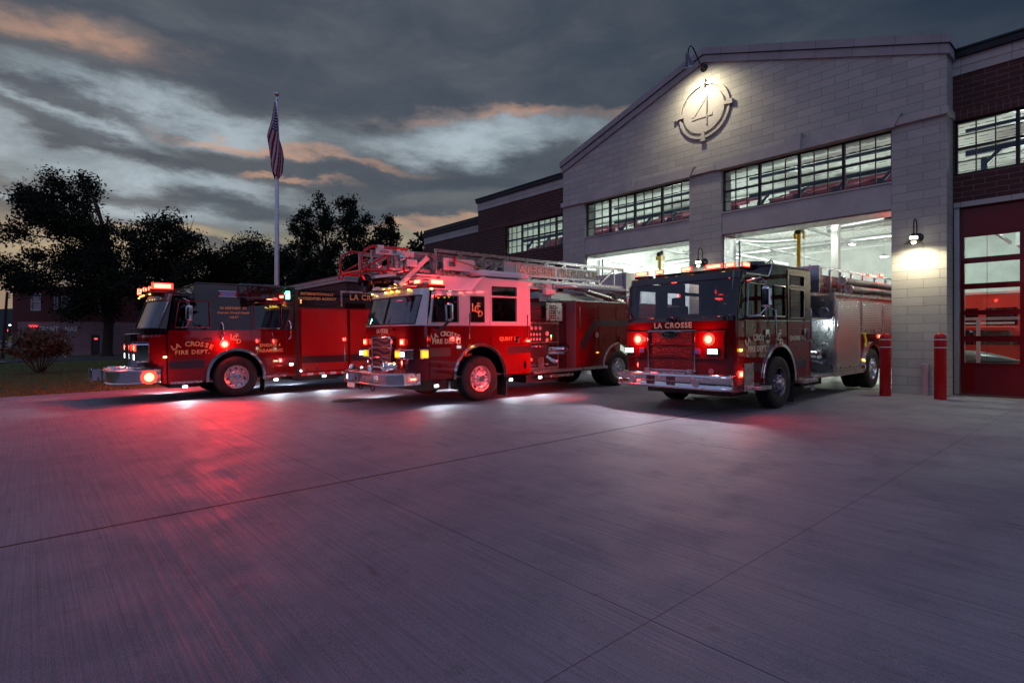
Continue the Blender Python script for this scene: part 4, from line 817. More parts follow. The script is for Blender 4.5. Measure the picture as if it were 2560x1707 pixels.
    part('seat',GREYL,r,f,bevel=.03); part('dashboard',BLACK,r,lambda g:(g.box(-1.55,-1.2,.12,WD-.12,1.4,1.88),g.box(-1.3,-1.05,1.0,1.5,1.5,1.95)),bevel=.04)
    part('steering_wheel',BLACK,r,lambda g:g.tube([(-1.08+.12*math.sin(q),.55+.22*math.cos(q),1.82+.2*math.sin(q)) for q in np.linspace(0,2*math.pi,20)],.016,6),smooth=True)
def chassis(r,a0,a1,zb):
    part('chassis',DARKSTEEL,r,lambda g:(g.box(a0,a1,.75,1.75,.45,.85),g.box(a0+.2,a0+.9,.3,2.2,.32,.55),g.box(-.12,.12,.3,2.2,.42,.6),g.box(5.0,5.3,.3,2.2,.42,.6),g.box(1.7,2.9,.25,2.2,.3,.5)))
def mudflap(r,a,z1,z0=.06): 
    for y in (.04,WD-.4): part('mud_flap',RUBBER,r,lambda g:g.box(a,a+.02,y,y+.36,z0,z1))
def wiper(r,p0,p1,p2): part('wiper',BLACK,r,lambda g:(g.tube([p0,p1],.012,6),g.tube([(p1[0]-.01,p1[1]-.02,p1[2]-.0),p2],.010,6)))
def mirror(r,a,z,arm='low'):
    for y,s in ((0,-1),(WD,1)):
        yy=y+s*.30
        part('mirror',CHROME,r,lambda g:g.box(a-.07,a+.08,yy-.09,yy+.09,z-.20,z+.20),bevel=.05); part('mirror_arm',CHROME if arm=='top' else BLACKP,r,lambda g:g.tube([(a-.15,y,z+.32),(a-.1,yy-s*.05,z+.36),(a,yy,z+.30),(a,yy,z+.2)],.014,8) if arm=='top' else g.tube([(a-.12,y,z-.36),(a-.06,yy-s*.12,z-.32),(a,yy,z-.2)],.03,8),smooth=True)
        if arm=='top': part('mirror_arm',CHROME,r,lambda g:g.tube([(a-.12,y,z-.36),(a-.05,yy-s*.1,z-.33),(a,yy,z-.2)],.016,8),smooth=True)
        part('mirror_glass',GLASS,r,lambda g:g.box(a+.081,a+.084,yy-.07,yy+.07,z-.17,z+.17))
def lcfd(r,cx,cz,h,y,m):
    it=[('L',h*.62,(cx-h*.27,y,cz+h*.08),(1,0,0),dict(bold=.02)),('C',h*.62,(cx-h*.02,y-.001,cz+h*.0),(1,0,0),dict(bold=.02)),('F',h*.55,(cx+h*.08,y-.002,cz+h*.16),(1,0,0),dict(bold=.02)),('D',h*.5,(cx+h*.2,y-.003,cz-h*.25),(1,0,0),dict(bold=.02))]
    joined_text('monogram',it,m,r)
def seamline(r,name,m,segs,y,w_=.012,t_=.003): part(name,m,r,lambda g:[g.bar((p[0],y,p[1]),(q[0],y,q[1]),t_,w_,up=(0,1,0)) if 0 else g.panel([[(p[0]-(w_/2 if abs(p[0]-q[0])<.01 else 0),p[1]-(0 if abs(p[0]-q[0])<.01 else w_/2)),(q[0]+(w_/2 if abs(p[0]-q[0])<.01 else 0),p[1] -(0 if abs(p[0]-q[0])<.01 else w_/2)) ,(q[0]+(w_/2 if abs(p[0]-q[0])<.01 else 0),q[1]+(0 if abs(p[0]-q[0])<.01 else w_/2)),(p[0]-(w_/2 if abs(p[0]-q[0])<.01 else 0),q[1]+(0 if abs(p[0]-q[0])<.01 else w_/2))]],SIDE(y),0,t_) for p,q in segs])
def ground_light(r,a,z,pw=26,y=.02,far=True):
    for yy,s in ((y,-1),)+(((WD-y,1),) if far else ()):
        part('ground_light',[DARKSTEEL,E_WHITE],r,lambda g:(setattr(g,'k',0),g.box(a-.06,a+.06,yy-.03,yy+.05,z-.035,z+.045),setattr(g,'k',1),g.box(a-.05,a+.05,yy+s*.031,yy+s*.045,z-.03,z+.02) if s<0 else g.box(a-.05,a+.05,yy+.051,yy+.06,z-.03,z+.02)))
        lamp('SPOT','ground_light_beam',r,(a,yy+s*.10,z-.02),WHITEL,pw*.8,.02,dirv=(0,s*.75,-1),spot=136,blend=.7)
def poly_stripe(r,name,m,pts,y,t_=.003): part(name,m,r,lambda g:g.panel([pts],SIDE(y),0,t_))
def rect(a,b_,c,d): return [(a,c),(b_,c),(b_,d),(a,d)]
def cutout(pts,RA,zc):   # not needed where stripes stop short of the arch
    return pts

# ================================================================= engine 10 (right)
T3=truck_root('fire_engine',-5.05,11.6,'fire engine with silver roll-up doors, its rear inside the right open bay')
w1=[(-1.36,1.88),(-1.28,2.50),(-.64,2.50),(-.64,1.88)]; lc=rect(-.22,.30,1.88,2.50); w2a=rect(.53,1.23,1.86,2.46); w2b=rect(.53,1.23,2.54,2.76)
cab(T3,dict(lower=RED,upper=BLACKP,zb=.58,belt=1.79,top=2.93,front_roof=2.66,R=.73,zc=.57,a_s=-1.46,a_r=1.62,step=(-.46,-.28),lean=.05,holes=[w1,lc,w2a,w2b],panes=[w1,lc,w2a,w2b],
    u=lambda z:(-1.82+max(0,z-1.85)*.19,-1.46+max(0,z-1.79)*.055,.17,.03),zl=[.58,1.1,1.79,1.88,2.585,2.66,2.71],glassrow=3,gi=(3,0),doors=[(-1.42,-.46,2.60,.06,[w1]),(.42,1.34,2.86,.0,[w2a,w2b])],winseal=CHROME,seal=BLACKP,edgem=CHROME,wsm=WS3,swm=TINT3))
chassis(T3,-1.6,8.6,.58); mudflap(T3,.80,.62)
for y,s in ((-.02,-1),(WD+.02,1)): wheel(T3,0,y,s,'dark'); wheel(T3,5.72,y,s,'deep')
for y,s in ((.34,-1),(WD-.34,1)): wheel(T3,5.72,y,s,'deep')
part('belt_trim',CHROME,T3,lambda g:(g.box(-1.46,1.63,-.022,-.015,1.782,1.798)),bevel=.003)
# front of the cab
gx=-1.845
part('grille_frame',CHROME,T3,lambda g:(g.box(gx-.05,gx,.76,.79,.84,1.62),g.box(gx-.05,gx,1.82,1.85,.84,1.62),g.box(gx-.05,gx,.79,1.82,1.59,1.62),g.box(gx-.06,gx,.74,1.87,.81,.84)),bevel=.008)
m=mat('grille_mesh',(.10,.008,.01),.45,.2,.0); t,b=P(m); o=t.node('ShaderNodeTexCoord').outputs['Object']; v=t.node('ShaderNodeTexVoronoi'); t.link(o,v.inputs['Vector']); v.inputs['Scale'].default_value=32; bump(t,b,v.outputs['Distance'],1.,.02); t.link(t.mix(t.ramp(v.outputs['Distance'],.18,.42),(.004,.002,.002),(.2,.02,.02)),b.inputs['Base Color'])
part('grille_mesh',m,T3,lambda g:g.box(gx-.02,gx,.79,1.82,.84,1.59)); part('grille_bar',RED,T3,lambda g:(g.box(gx-.035,gx-.02,.79,1.82,1.30,1.345),g.box(gx-.035,gx-.02,.79,1.82,1.07,1.11)),bevel=.006)
part('badge',CHROME,T3,lambda g:g.panel([[(1.305+.20*math.cos(q),1.535+.075*math.sin(q)) for q in np.linspace(0,2*math.pi,33)[:-1]]],lambda u,v,w_:(gx-.085+w_,u,v),0,.03))
part('badge_field',BLACKP,T3,lambda g:g.panel([[(1.305+.165*math.cos(q),1.535+.052*math.sin(q)) for q in np.linspace(0,2*math.pi,33)[:-1]]],lambda u,v,w_:(gx-.088+w_,u,v),0,.03)); text('badge_lettering','Pierce',.095,(gx-.091,1.305,1.535),(0,-1,0),CHROME,T3,shear=.35,bold=.02)
it=text('front_lettering','LA CROSSE',.155,(gx-.008,1.28,1.71),(0,-1,0),GOLDPALE,T3,bold=.03,space=1.15)
for y in (.50,2.07):
    s=1 if y>1.2 else -1
    part('lamp_bezel',RED,T3,lambda g:g.box(gx-.02,gx,y-.33,y+.33,1.06,1.60),bevel=.02)
    lens(T3,'warning_light',(gx-.02,y-s*-.0+.02*s,1.44),'f',.24,.19,'red'); lens(T3,'headlight',(gx-.02,y-.10 if y<1 else y+.24,1.21),'f',.24,.13,'head'); lens(T3,'turn_signal',(gx-.02,y+.22 if y<1 else y-.08,1.21),'f',.13,.13,'off')
    lamp('AREA','warning_beam',T3,(gx-.10,y,1.44),REDL,9,.13,dirv=(-1,0,-.05)); lamp('POINT','warning_glow',T3,(gx-.14,y,1.44),REDL,13,.06)
    lamp('SPOT','headlight_beam',T3,(gx-.07,.40 if y<1 else 2.31,1.21),WHITEL,100,.02,dirv=(-1,-.0,-.62),spot=118,blend=.5)
part('round_badge',mat('badge_red',(.5,.25,.27),.4),T3,lambda g:g.lathe([(.001,-.012),(.05,-.01),(.055,0)],20,align(Vector((gx+.01,.46,.83)),(1,0,0))))
# bumper
def f(g):
    p=[(-1.93,-.035),(-2.0,-.03),(-2.08,.06),(-2.12,.20),(-2.13,1.25),(-2.12,2.3),(-2.08,2.44),(-2.0,2.53),(-1.93,2.535)]
    g.grid([[(a+d,wv,z) for a,wv in p] for d,z in ((.03,.49),(.0,.50),(-.01,.53),(.0,.545),(.0,.72),(-.01,.735),(.0,.765),(.03,.775))]); g.grid([[(a+.03,wv,.775) for a,wv in p],[(-1.83,wv,.775) for a,wv in p]])
part('bumper',metalmat('polished_bumper',(.85,.85,.87),.10,3.,.3),T3,f,smooth=True,solid=.01)
for y in (.62,2.05):
    part('air_horn',CHROME,T3,lambda g:g.lathe([(.085,-.015),(.075,-.02),(.06,.0),(.03,.08),(.001,.085)],24,align(Vector((-2.125,y,.635)),(1,0,0))),smooth=True); part('horn_throat',BLACK,T3,lambda g:g.lathe([(.052,-.008),(.001,-.009)],20,align(Vector((-2.125,y,.635)),(1,0,0)),close=True))
for y in (1.15,1.62): part('speaker_grille',mat('speaker_mesh',(.12,.05,.06),.5,.5),T3,lambda g:(g.box(-2.142,-2.132,y-.09,y-.01,.555,.625),g.box(-2.142,-2.132,y+.01,y+.09,.555,.625),g.box(-2.142,-2.132,y-.09,y-.01,.64,.71),g.box(-2.142,-2.132,y+.01,y+.09,.64,.71)))
part('bolt',CHROME,T3,lambda g:[g.lathe([(.012,-.008),(.001,-.012)],8,align(Vector((-2.13,y,z)),(1,0,0))) for y in (.45,.95,1.4,2.3) for z in (.57,.70)])
part('tow_bracket',STEEL,T3,lambda g:(g.box(-2.0,-1.9,.78,.88,.78,.86),g.box(-2.0,-1.9,1.75,1.85,.78,.86))); part('winch_plate',PLATE,T3,lambda g:g.box(-2.05,-1.84,.9,1.75,.776,.80))
# side step box and lower panels
part('step_panel',PLATE,T3,lambda g:(g.box(-1.52,-1.12,-.02,.0,.46,.98),g.box(-1.52,-1.50,-.02,.35,.46,.98))); part('cab_step',PLATE,T3,lambda g:(g.box(-1.15,-.66,-.16,.1,.46,.53),g.box(.84,1.62,-.16,.1,.46,.53)),bevel=.008)
part('skirt',RED,T3,lambda g:(g.box(-1.5,-.76,.02,.05,.5,.6),g.box(.8,1.62,.02,.05,.5,.6),g.box(-1.8,-1.5,.05,2.45,.45,.6)))
lens(T3,'warning_light',(-1.63,-.0,.79),'n',.13,.13,'red'); lens(T3,'warning_light',(-1.6,WD,.79),'s',.13,.13,'red')
lamp('AREA','warning_beam',T3,(-1.63,-.09,.79),REDL,12,.1,dirv=(0,-1,-.1)); lamp('AREA','warning_beam',T3,(-1.6,WD+.09,.79),REDL,75,.1,dirv=(-.1,1,.12),spread=85); lamp('POINT','warning_glow',T3,(-1.63,-.12,.79),REDL,3,.05)
lens(T3,'marker_light',(-1.62,-.0,1.235),'n',.07,.05,'amb'); lens(T3,'marker_light',(-1.62,WD,1.235),'s',.07,.05,'amb'); lamp('POINT','marker_glow',T3,(-1.62,-.08,1.235),(1,.6,.05),.35,.03)
mirror(T3,-1.20,2.22,'top')
bow=lambda a,z0,z1:handrail(T3,[(a-.03,0,z0),(a-.03,-.09,z0+.02),(a-.03,-.09,z1-.02),(a-.03,0,z1)],.019)
bow(-.30,1.30,2.02); bow(1.44,1.36,2.06)
part('door_handle',CHROME,T3,lambda g:(g.box(-.66,-.50,-.045,-.015,1.36,1.62),g.box(1.17,1.33,-.045,-.015,1.36,1.62)),bevel=.01); part('latch',BLACK,T3,lambda g:(g.box(-.62,-.54,-.05,-.046,1.42,1.52),g.box(1.21,1.29,-.05,-.046,1.42,1.52)))
arch_text('door_lettering','LA CROSSE',.17,-.95,1.46,1.1,-.018,GOLDPALE,T3,.115); text('door_lettering','FIRE DEPT.',.155,(-.95,-.018,1.24),(1,0,0),GOLDPALE,T3,bold=.03,space=1.1)
lcfd(T3,.04,1.45,.42,-.004,GOLDPALE); text('door_lettering','ENGINE 10',.135,(.86,-.018,1.42),(1,0,0),GOLDPALE,T3,bold=.02,space=1.1)
poly_stripe(T3,'stripe',STRIPE,rect(.82,1.33,.80,.98),-.0175); poly_stripe(T3,'stripe',STRIPE,rect(-1.46,-.82,.80,.98),-.0175)
# roof lights
def roof_module(tr,a,y,z,wd=.28,pw=4,kind='red',facing='f'):
    part('light_bracket',BLACK,tr,lambda g:g.box(a-.08,a+.12,y-wd/2,y+wd/2,z-.13,z-.055)); lens(tr,'light_bar',(a-.05,y,z),facing,wd,.085,kind)
    if kind=='red' and pw: lamp('AREA','warning_beam',tr,(a-.13,y,z+.0),REDL,pw,wd*.8,sy=.06,dirv=(-1,0,-.12))
for y,wd in ((2.32,.34),(1.86,.2),(1.22,.24),(.62,.36),(.28,.20)): roof_module(T3,-1.35,y,2.86,wd,4)
lens(T3,'light_bar',(-1.2,.10,2.86),'n',.30,.085,'red'); lamp('AREA','warning_beam',T3,(-1.2,.0,2.86),REDL,10,.25,sy=.06,dirv=(0,-1,-.1)); lamp('AREA','warning_beam',T3,(-1.2,WD,2.86),REDL,5,.25,sy=.06,dirv=(0,1,-.5)); lamp('POINT','warning_glow',T3,(-1.45,.6,2.93),REDL,4,.1); lamp('POINT','warning_glow',T3,(-1.45,1.9,2.93),REDL,3,.1)
for y in (2.30,1.55,1.30,.95,.30): lens(T3,'clearance_light',(-1.60,y,2.715),'u',.10,.07,'amb'); lamp('POINT','marker_glow',T3,(-1.66,y,2.76),(1,.6,.05),.25,.03)
part('roof_vent',BLACKP,T3,lambda g:(g.lathe([(.001,.10),(.2,.08),(.26,0)],20,Matrix.Translation((-.1,.45,2.94))),g.tube([(.15,.35,2.95),(.28,.25,3.10),(.34,.25,3.0)],.012,6),g.tube([(.25,.35,2.95),(.42,.30,3.09)],.012,6)),smooth=True)
part('headrest_window_trim',CHROME,T3,lambda g:[g.tube([(lc[i][0],-.006,lc[i][1]),(lc[(i+1)%4][0],-.006,lc[(i+1)%4][1])],.014,6) for i in range(4)],smooth=True)
# pump house
part('pump_floor',PLATE,T3,lambda g:g.box(1.64,2.98,-.06,.9,.5,.56),bevel=.006); part('pump_panel',BLACK,T3,lambda g:g.box(1.66,2.98,.52,.56,.57,2.45)); part('pump_shelf',STEEL,T3,lambda g:(g.box(1.64,2.95,.1,.52,1.84,1.88),g.box(1.64,2.2,.1,.52,2.4,2.45)))
part('pump_louvre',ALU,T3,lambda g:[g.box(1.72,2.5,.44,.5,1.95+k*.07,1.98+k*.07) for k in range(7)])
part('compartment_front',PLATE,T3,lambda g:g.box(2.96,2.98,0,.6,.5,2.43))
for z in (2.03,1.62,1.18): part('hose_cap',ALU,T3,lambda g:(g.lathe([(.11,-.03),(.10,-.035),(.085,-.015),(.001,-.012)],24,align(Vector((2.96,.2,z)),(1,0,0))),g.box(2.925,2.94,.17,.23,z-.17,z-.1)),smooth=True)
part('pump_gauge',ALU,T3,lambda g:[g.lathe([(.045,-.01),(.04,-.014),(.001,-.012)],14,align(Vector((a,.52,z)),(0,1,0))) for a in (1.8,1.95,2.1,2.25) for z in (1.35,1.5,1.66)])
part('suction_inlet',CHROME,T3,lambda g:(g.lathe([(.001,-.42),(.115,-.42),(.12,-.30),(.09,-.28),(.09,0)],24,align(Vector((2.55,.52,1.02)),(-.2,1,0))),g.lathe([(.07,-.2),(.07,0)],16,align(Vector((2.2,.52,1.2)),(0,1,0)))),smooth=True)
part('inlet_cap',BLACK,T3,lambda g:(g.lathe([(.001,-.50),(.13,-.5),(.14,-.40),(.10,-.39)],24,align(Vector((2.55,.52,1.02)),(-.2,1,0))),g.lathe([(.001,-.28),(.09,-.27),(.09,-.2)],16,align(Vector((2.2,.52,1.3)),(0,1,0)))),smooth=True)
part('valve_handle',STEEL,T3,lambda g:(g.tube([(1.95,.5,.95),(2.0,.35,.75),(2.15,.3,.68)],.02,6),g.tube([(2.7,.4,.85),(2.85,.2,.8)],.02,6)))
part('level_gauge',E_GREEN,T3,lambda g:g.box(1.9,1.93,.49,.5,1.62,1.72)); part('level_gauge',E_RED,T3,lambda g:g.box(1.9,1.93,.49,.5,1.54,1.61))
part('pump_light',E_WHITE,T3,lambda g:(g.box(1.8,2.0,.40,.44,1.80,1.82),g.box(2.3,2.5,.40,.44,1.80,1.82))); lamp('POINT','pump_lamp',T3,(2.3,.3,1.74),WHITEL,4,.04)
# rear body
def f(g):
    ar=[(a+5.72,z) for a,z in arc(.66,.55,.5,20)]
    g.k=0; g.panel([[(2.98,.5)]+ar+[(9.2,.5),(9.2,2.43),(2.98,2.43)]],SIDE(0.),0,.06); g.panel([[(2.98,.5)]+ar+[(9.2,.5),(9.2,2.43),(2.98,2.43)]],SIDE(WD-.06),0,.06); g.box(2.98,9.2,.06,WD-.06,2.38,2.42)
part('body',RED,T3,f); part('body_core',DARKSTEEL,T3,lambda g:(g.box(3.0,5.0,.5,2.0,.6,2.3),g.box(6.5,9.1,.5,2.0,.6,2.3)))
part('wheel_well',BLACK,T3,lambda g:g.grid([[(a+5.72,.06,z) for a,z in arc(.68,.55,.5)],[(a+5.72,.7,z) for a,z in arc(.68,.55,.5)]])); part('fender_trim',CHROME,T3,lambda g:g.panel([[(a+5.72,z) for a,z in arc(.71,.55,.5,24)]+[(a+5.72,z) for a,z in arc(.63,.55,.5,24)][::-1]],SIDE(-.045),0,.07),bevel=.012)
part('body_rail',ALU,T3,lambda g:(g.box(2.96,9.2,-.03,.1,2.43,2.49),g.box(2.97,5.0,-.025,.0,.47,.58),g.box(6.5,9.2,-.025,.0,.47,.58),g.box(2.985,3.05,-.02,-.001,.6,2.42)))
for a,b_,c,d in ((3.12,4.74,.64,2.30),(4.92,6.56,1.52,2.30),(6.66,8.4,.64,2.30)):
    dr=part('roll_up_door',ROLLSILVER,T3,lambda g:g.box(a,b_,-.012,-.001,c,d)); part('door_frame',ALU,dr,lambda g:(g.box(a-.05,a,-.022,-.001,c-.05,d+.05),g.box(b_,b_+.05,-.022,-.001,c-.05,d+.05),g.box(a,b_,-.022,-.001,d,d+.05),g.box(a,b_,-.022,-.001,c-.05,c)))
    part('door_handle',ALU,dr,lambda g:g.box(a+.05,b_-.05,-.04,-.013,c+.02,c+.05)); part('latch',BLACK,dr,lambda g:[g.box(a+q*(b_-a)-.04,a+q*(b_-a)+.04,-.045,-.041,c+.01,c+.06) for q in (.1,.5,.9)])
handrail(T3,[(3.06,0,1.55),(3.06,-.07,1.58),(3.06,-.07,2.25),(3.06,0,2.28)],.016)
lens(T3,'warning_light',(6.25,-.0,1.40),'n',.15,.10,'red'); lamp('AREA','warning_beam',T3,(6.25,-.09,1.4),REDL,9,.1,dirv=(0,-1,0)); lens(T3,'marker_light',(4.98,0,.80),'n',.06,.05,'amb'); part('breathing_hose',YELLOW,T3,lambda g:g.tube([(4.98,-.03,1.5),(5.05,-.06,1.3),(5.0,-.05,1.15)],.03,8),smooth=True)
# hose bed
part('hose_bed',RED,T3,lambda g:(g.box(2.15,2.95,.24,.28,2.46,3.08),g.box(2.15,2.18,.28,2.22,2.46,3.08),g.box(2.96,9.1,.34,.38,2.49,2.95)),bevel=.006); part('hose_bed_front',PLATE,T3,lambda g:g.box(2.12,2.145,.0,2.5,2.46,3.08)); part('hose_bed',RED,T3,lambda g:g.box(2.96,9.1,2.2,2.24,2.49,3.0))
part('bed_rail',ALU,T3,lambda g:(g.box(2.15,9.1,.20,.235,3.08,3.12),[g.box(a,a+.05,.28,.33,2.49,3.08) for a in (3.0,3.6,4.3,5.1,6.0,7.0,8.0)]))
text('side_lettering','INTERNATIONALLY',.088,(2.55,.234,2.80),(1,0,0),GOLDPALE,T3,bold=.02); text('side_lettering','ACCREDITED AGENCY',.088,(2.55,.234,2.69),(1,0,0),GOLDPALE,T3,bold=.02)
lens(T3,'scene_light',(2.45,.235,2.97),'n',.24,.12,'off'); lens(T3,'warning_light',(7.2,.2,3.16),'n',.3,.09,'red'); lamp('POINT','warning_glow',T3,(7.2,.0,3.16),REDL,16,.06); lens(T3,'light_bar',(6.2,.2,3.10),'n',.2,.08,'red')
HG=mat('grey_hard_hose',(.10,.10,.11),.45)
for i,(z,y,a0) in enumerate(((2.80,.02,3.55),(2.60,-.06,3.75))):
    h=empty('suction_hose',(0,0,0)); h.location=T3.matrix_world@Vector((0,0,0)) if 0 else (-5.05-y,11.6+a0,gz(11.6)+z+SL*a0); h.rotation_euler=(0,-math.atan(SL),R(90)); tag(h,('upper','lower')[i]+' of the two grey hard suction hoses on the right engine side','suction hose','hard suction hoses carried on the right engine')
    part('hose_tube',HG,h,lambda g:g.tube([(0.05,0,0),(4.1,0,0)],.085,20),smooth=True); part('coupling',ALU,h,lambda g:(g.lathe([(.001,.02),(.07,.02),(.075,-.02),(.102,-.02),(.105,.08),(.09,.12)],24,align(Vector((0,0,0)),(1,0,0))),g.lathe([(.09,3.95),(.105,4.0),(.105,4.1),(.07,4.12)],20,align(Vector((0,0,0)),(1,0,0)))),smooth=True); part('hose_strap',BLACK,h,lambda g:[g.lathe([(.092,a),(.092,a+.05)],20,align(Vector((0,0,0)),(1,0,0)),close=True) for a in (.6,2.3)])
part('hose_bracket',ALU,T3,lambda g:[g.box(a,a+.06,-.02,.34,2.50,2.53) for a in (4.1,5.8,7.2)])
part('snow_chain',STEEL,T3,lambda g:[g.tube([(a,.3,.5),(a,.3,.16)],.02,6) for a in (2.4,2.5,2.6)])

# ================================================================= quint with ladder (middle)
T2=truck_root('ladder_truck',-10.5,8.1,'white over red ladder truck with a long aerial ladder on its roof')
w1=[(-1.34,1.87),(-1.27,2.45),(-.62,2.46),(-.62,1.87)]; lc=rect(-.26,.14,1.87,2.47); w2a=rect(.38,1.16,1.89,2.46); w2b=rect(.38,1.16,2.52,2.73)
cab(T2,dict(lower=RED,upper=WHITEP,zb=.58,belt=1.79,top=2.92,front_roof=2.58,R=.75,zc=.58,a_s=-1.44,a_r=1.64,step=(-.24,.06),lean=.06,holes=[w1,lc,w2a,w2b],panes=[w1,lc,w2a,w2b],
    u=lambda z:(-1.80+max(0,z-1.82)*.30,-1.44+max(0,z-1.79)*.08,.34,.06),zl=[.58,1.1,1.79,1.83,2.46,2.55,2.62],glassrow=3,gi=(4,0),doors=[(-1.41,-.50,2.55,.08,[w1]),(.33,1.25,2.83,.0,[w2a,w2b])],post=True))
chassis(T2,-1.6,8.2,.58); mudflap(T2,.84,.62)
for y,s in ((-.02,-1),(WD+.02,1)): wheel(T2,0,y,s,'alu'); wheel(T2,5.18,y,s,'alu')
for y,s in ((.34,-1),(WD-.34,1)): wheel(T2,5.18,y,s,'deep')
gx=-1.88
part('grille_frame',CHROME,T2,lambda g:(g.tube([(gx-.02,.80,.84),(gx-.02,.80,1.50),(gx-.02,.84,1.54),(gx-.02,1.68,1.54),(gx-.02,1.72,1.50),(gx-.02,1.72,.84),(gx-.02,.80,.84)],.026,8),g.tube([(gx-.02,.80,1.30),(gx-.02,1.72,1.30)],.018,8),g.tube([(gx-.02,.80,1.065),(gx-.02,1.72,1.065)],.018,8)),smooth=True)
m=mat('wavy_grille',(.14,.01,.015),.4,.3); t,b=P(m); o=t.node('ShaderNodeTexCoord').outputs['Object']; x,y,z=t.sep(o); wv=t.math('FRACT',t.math('MULTIPLY',t.math('ADD',z,t.math('MULTIPLY',t.math('SINE',t.math('MULTIPLY',y,7.)),.04)),8.5))
t.link(t.mix(t.math('GREATER_THAN',wv,.5),(.012,.006,.008),(.30,.12,.15)),b.inputs['Base Color']); bump(t,b,t.math('FRACT',t.math('MULTIPLY',z,55.)),.8,.01)
part('grille_mesh',m,T2,lambda g:g.box(gx-.01,gx+.03,.80,1.72,.84,1.53))
it=[(ch,.13,(gx+.01,1.27-(i-4)*.062,1.665+.018*math.cos((i-4)*.35)),(0,-1,0),dict(bold=.03)) for i,ch in enumerate('LA CROSSE') if ch!=' ']; joined_text('front_lettering',it,GOLDPALE,T2); text('front_lettering','FIRE',.05,(gx+.005,1.27,1.58),(0,-1,0),GOLDPALE,T2)
for s,y in ((-1,.36),(1,2.14)):
    part('lamp_bezel',CHROME,T2,lambda g:g.box(gx-.03,gx+.14,y-.27,y+.27,1.05,1.27),bevel=.02); lens(T2,'turn_signal',(gx-.03,y+.12*(1 if y<1 else -1)*1,1.16),'f',.2,.15,'ambside'); lens(T2,'headlight',(gx-.03,y-.10*(1 if y<1 else -1),1.16),'f',.18,.15,'head')
    lens(T2,'warning_light',(gx+.02,y+(.0),1.43),'f',.15,.14,'red'); lamp('AREA','warning_beam',T2,(gx-.08,y,1.43),REDL,6,.12,dirv=(-1,0,-.1)); lamp('POINT','warning_glow',T2,(gx-.09,y,1.43),REDL,3,.04)
    lamp('SPOT','headlight_beam',T2,(gx-.08,y,1.16),WHITEL,14,.03,dirv=(-1,0,-.15),spot=110,blend=.8)
part('turn_signal_housing',CHROME,T2,lambda g:(g.box(-1.66,-1.44,-.03,-.002,1.05,1.27)),bevel=.01); lens(T2,'turn_signal',(-1.55,-.03,1.16),'n',.18,.17,'ambside'); lamp('POINT','marker_glow',T2,(-1.55,-.1,1.16),(1,.45,.03),.8,.04)
wiper(T2,(-1.86,.75,1.70),(-1.84,1.05,1.86),(-1.70,.95,2.2)); wiper(T2,(-1.86,1.7,1.70),(-1.84,2.0,1.86),(-1.74,1.9,2.15))
# bumper
def f(g):
    p=[(-1.67,-.02),(-2.07,-.02),(-2.24,.04),(-2.36,.22),(-2.40,.5),(-2.40,2.0),(-2.36,2.28),(-2.24,2.46),(-2.07,2.52),(-1.67,2.52)]
    g.grid([[(a,wv,z) for a,wv in p] for z in (.50,.74)])
part('bumper',metalmat('polished_bumper',(.85,.85,.87),.10,3.,.3),T2,f,solid=.015); part('bumper_edge',CHROME,T2,lambda g:[g.tube([(-2.07,-.025,z),(-2.25,.03,z),(-2.38,.2,z),(-2.415,.5,z),(-2.415,2.0,z),(-2.38,2.3,z),(-2.25,2.47,z)],.016,8) for z in (.508,.735)],smooth=True)
part('bumper_deck',PLATE,T2,lambda g:g.panel([[(-1.8,0),(-2.07,0),(-2.24,.06),(-2.36,.24),(-2.38,.5),(-2.38,2.0),(-2.36,2.26),(-2.24,2.44),(-2.07,2.5),(-1.8,2.5)]],lambda u,v,w_:(u,v,.735+w_),0,.02))
part('side_plate',PLATE,T2,lambda g:g.box(-2.07,-1.66,-.034,-.024,.50,.745)); lens(T2,'warning_light',(-1.86,-.034,.63),'n',.18,.06,'red'); lamp('AREA','warning_beam',T2,(-1.86,-.10,.63),REDL,7,.1,dirv=(0,-1,0))
for i,y in enumerate((.82,1.22,1.55)): part('air_horn',CHROME,T2,lambda g:g.lathe([(.085,-.012),(.075,-.016),(.055,.02),(.02,.1),(.001,.1)],24,align(Vector((-2.40,y,.625)),(1,0,0))),smooth=True)
part('lower_lamp',DARKMETAL,T2,lambda g:g.lathe([(.11,-.012),(.10,-.018),(.001,-.01)],24,align(Vector((-2.37,2.15,.625)),(1,0,0)))); part('tow_plate',STEEL,T2,lambda g:g.box(-2.3,-2.28,1.85,2.25,.36,.5))
part('tow_hook',DARKSTEEL,T2,lambda g:[g.tube([(-2.3,y+.09*math.cos(q),.44+.09*math.sin(q)) for q in np.linspace(math.pi,2*math.pi,9)],.014,6) for y in (.95,1.55)])
ax=align(Vector((-2.12,.50,.90)),(1,-.12,0))
part('siren_body',CHROME,T2,lambda g:g.lathe([(.10,-.13),(.128,-.12),(.13,-.07),(.10,-.05),(.098,.04),(.10,.10),(.085,.17),(.05,.22),(.001,.24)],28,ax),smooth=True)
def f(g):
    for r_ in (.03,.065,.10): g.tube([ax@Vector((r_*math.cos(q),r_*math.sin(q),-.135)) for q in np.linspace(0,2*math.pi,17)],.008,5,False)
    for k in range(10): q=k*.628; g.tube([ax@Vector((.02*math.cos(q),.02*math.sin(q),-.135)),ax@Vector((.12*math.cos(q),.12*math.sin(q),-.13))],.006,4)
part('siren_grille',CHROME,T2,f,smooth=True); part('siren_stand',RED,T2,lambda g:g.box(-2.15,-2.05,.45,.55,.755,.80)); part('bell',CHROME,T2,lambda g:(g.lathe([(.001,.16),(.05,.15),(.075,.10),(.08,.0)],20,Matrix.Translation((-2.2,2.2,.75))),g.lathe([(.001,.14),(.05,.12),(.07,.0)],16,Matrix.Translation((-2.05,1.55,.76)))),smooth=True)
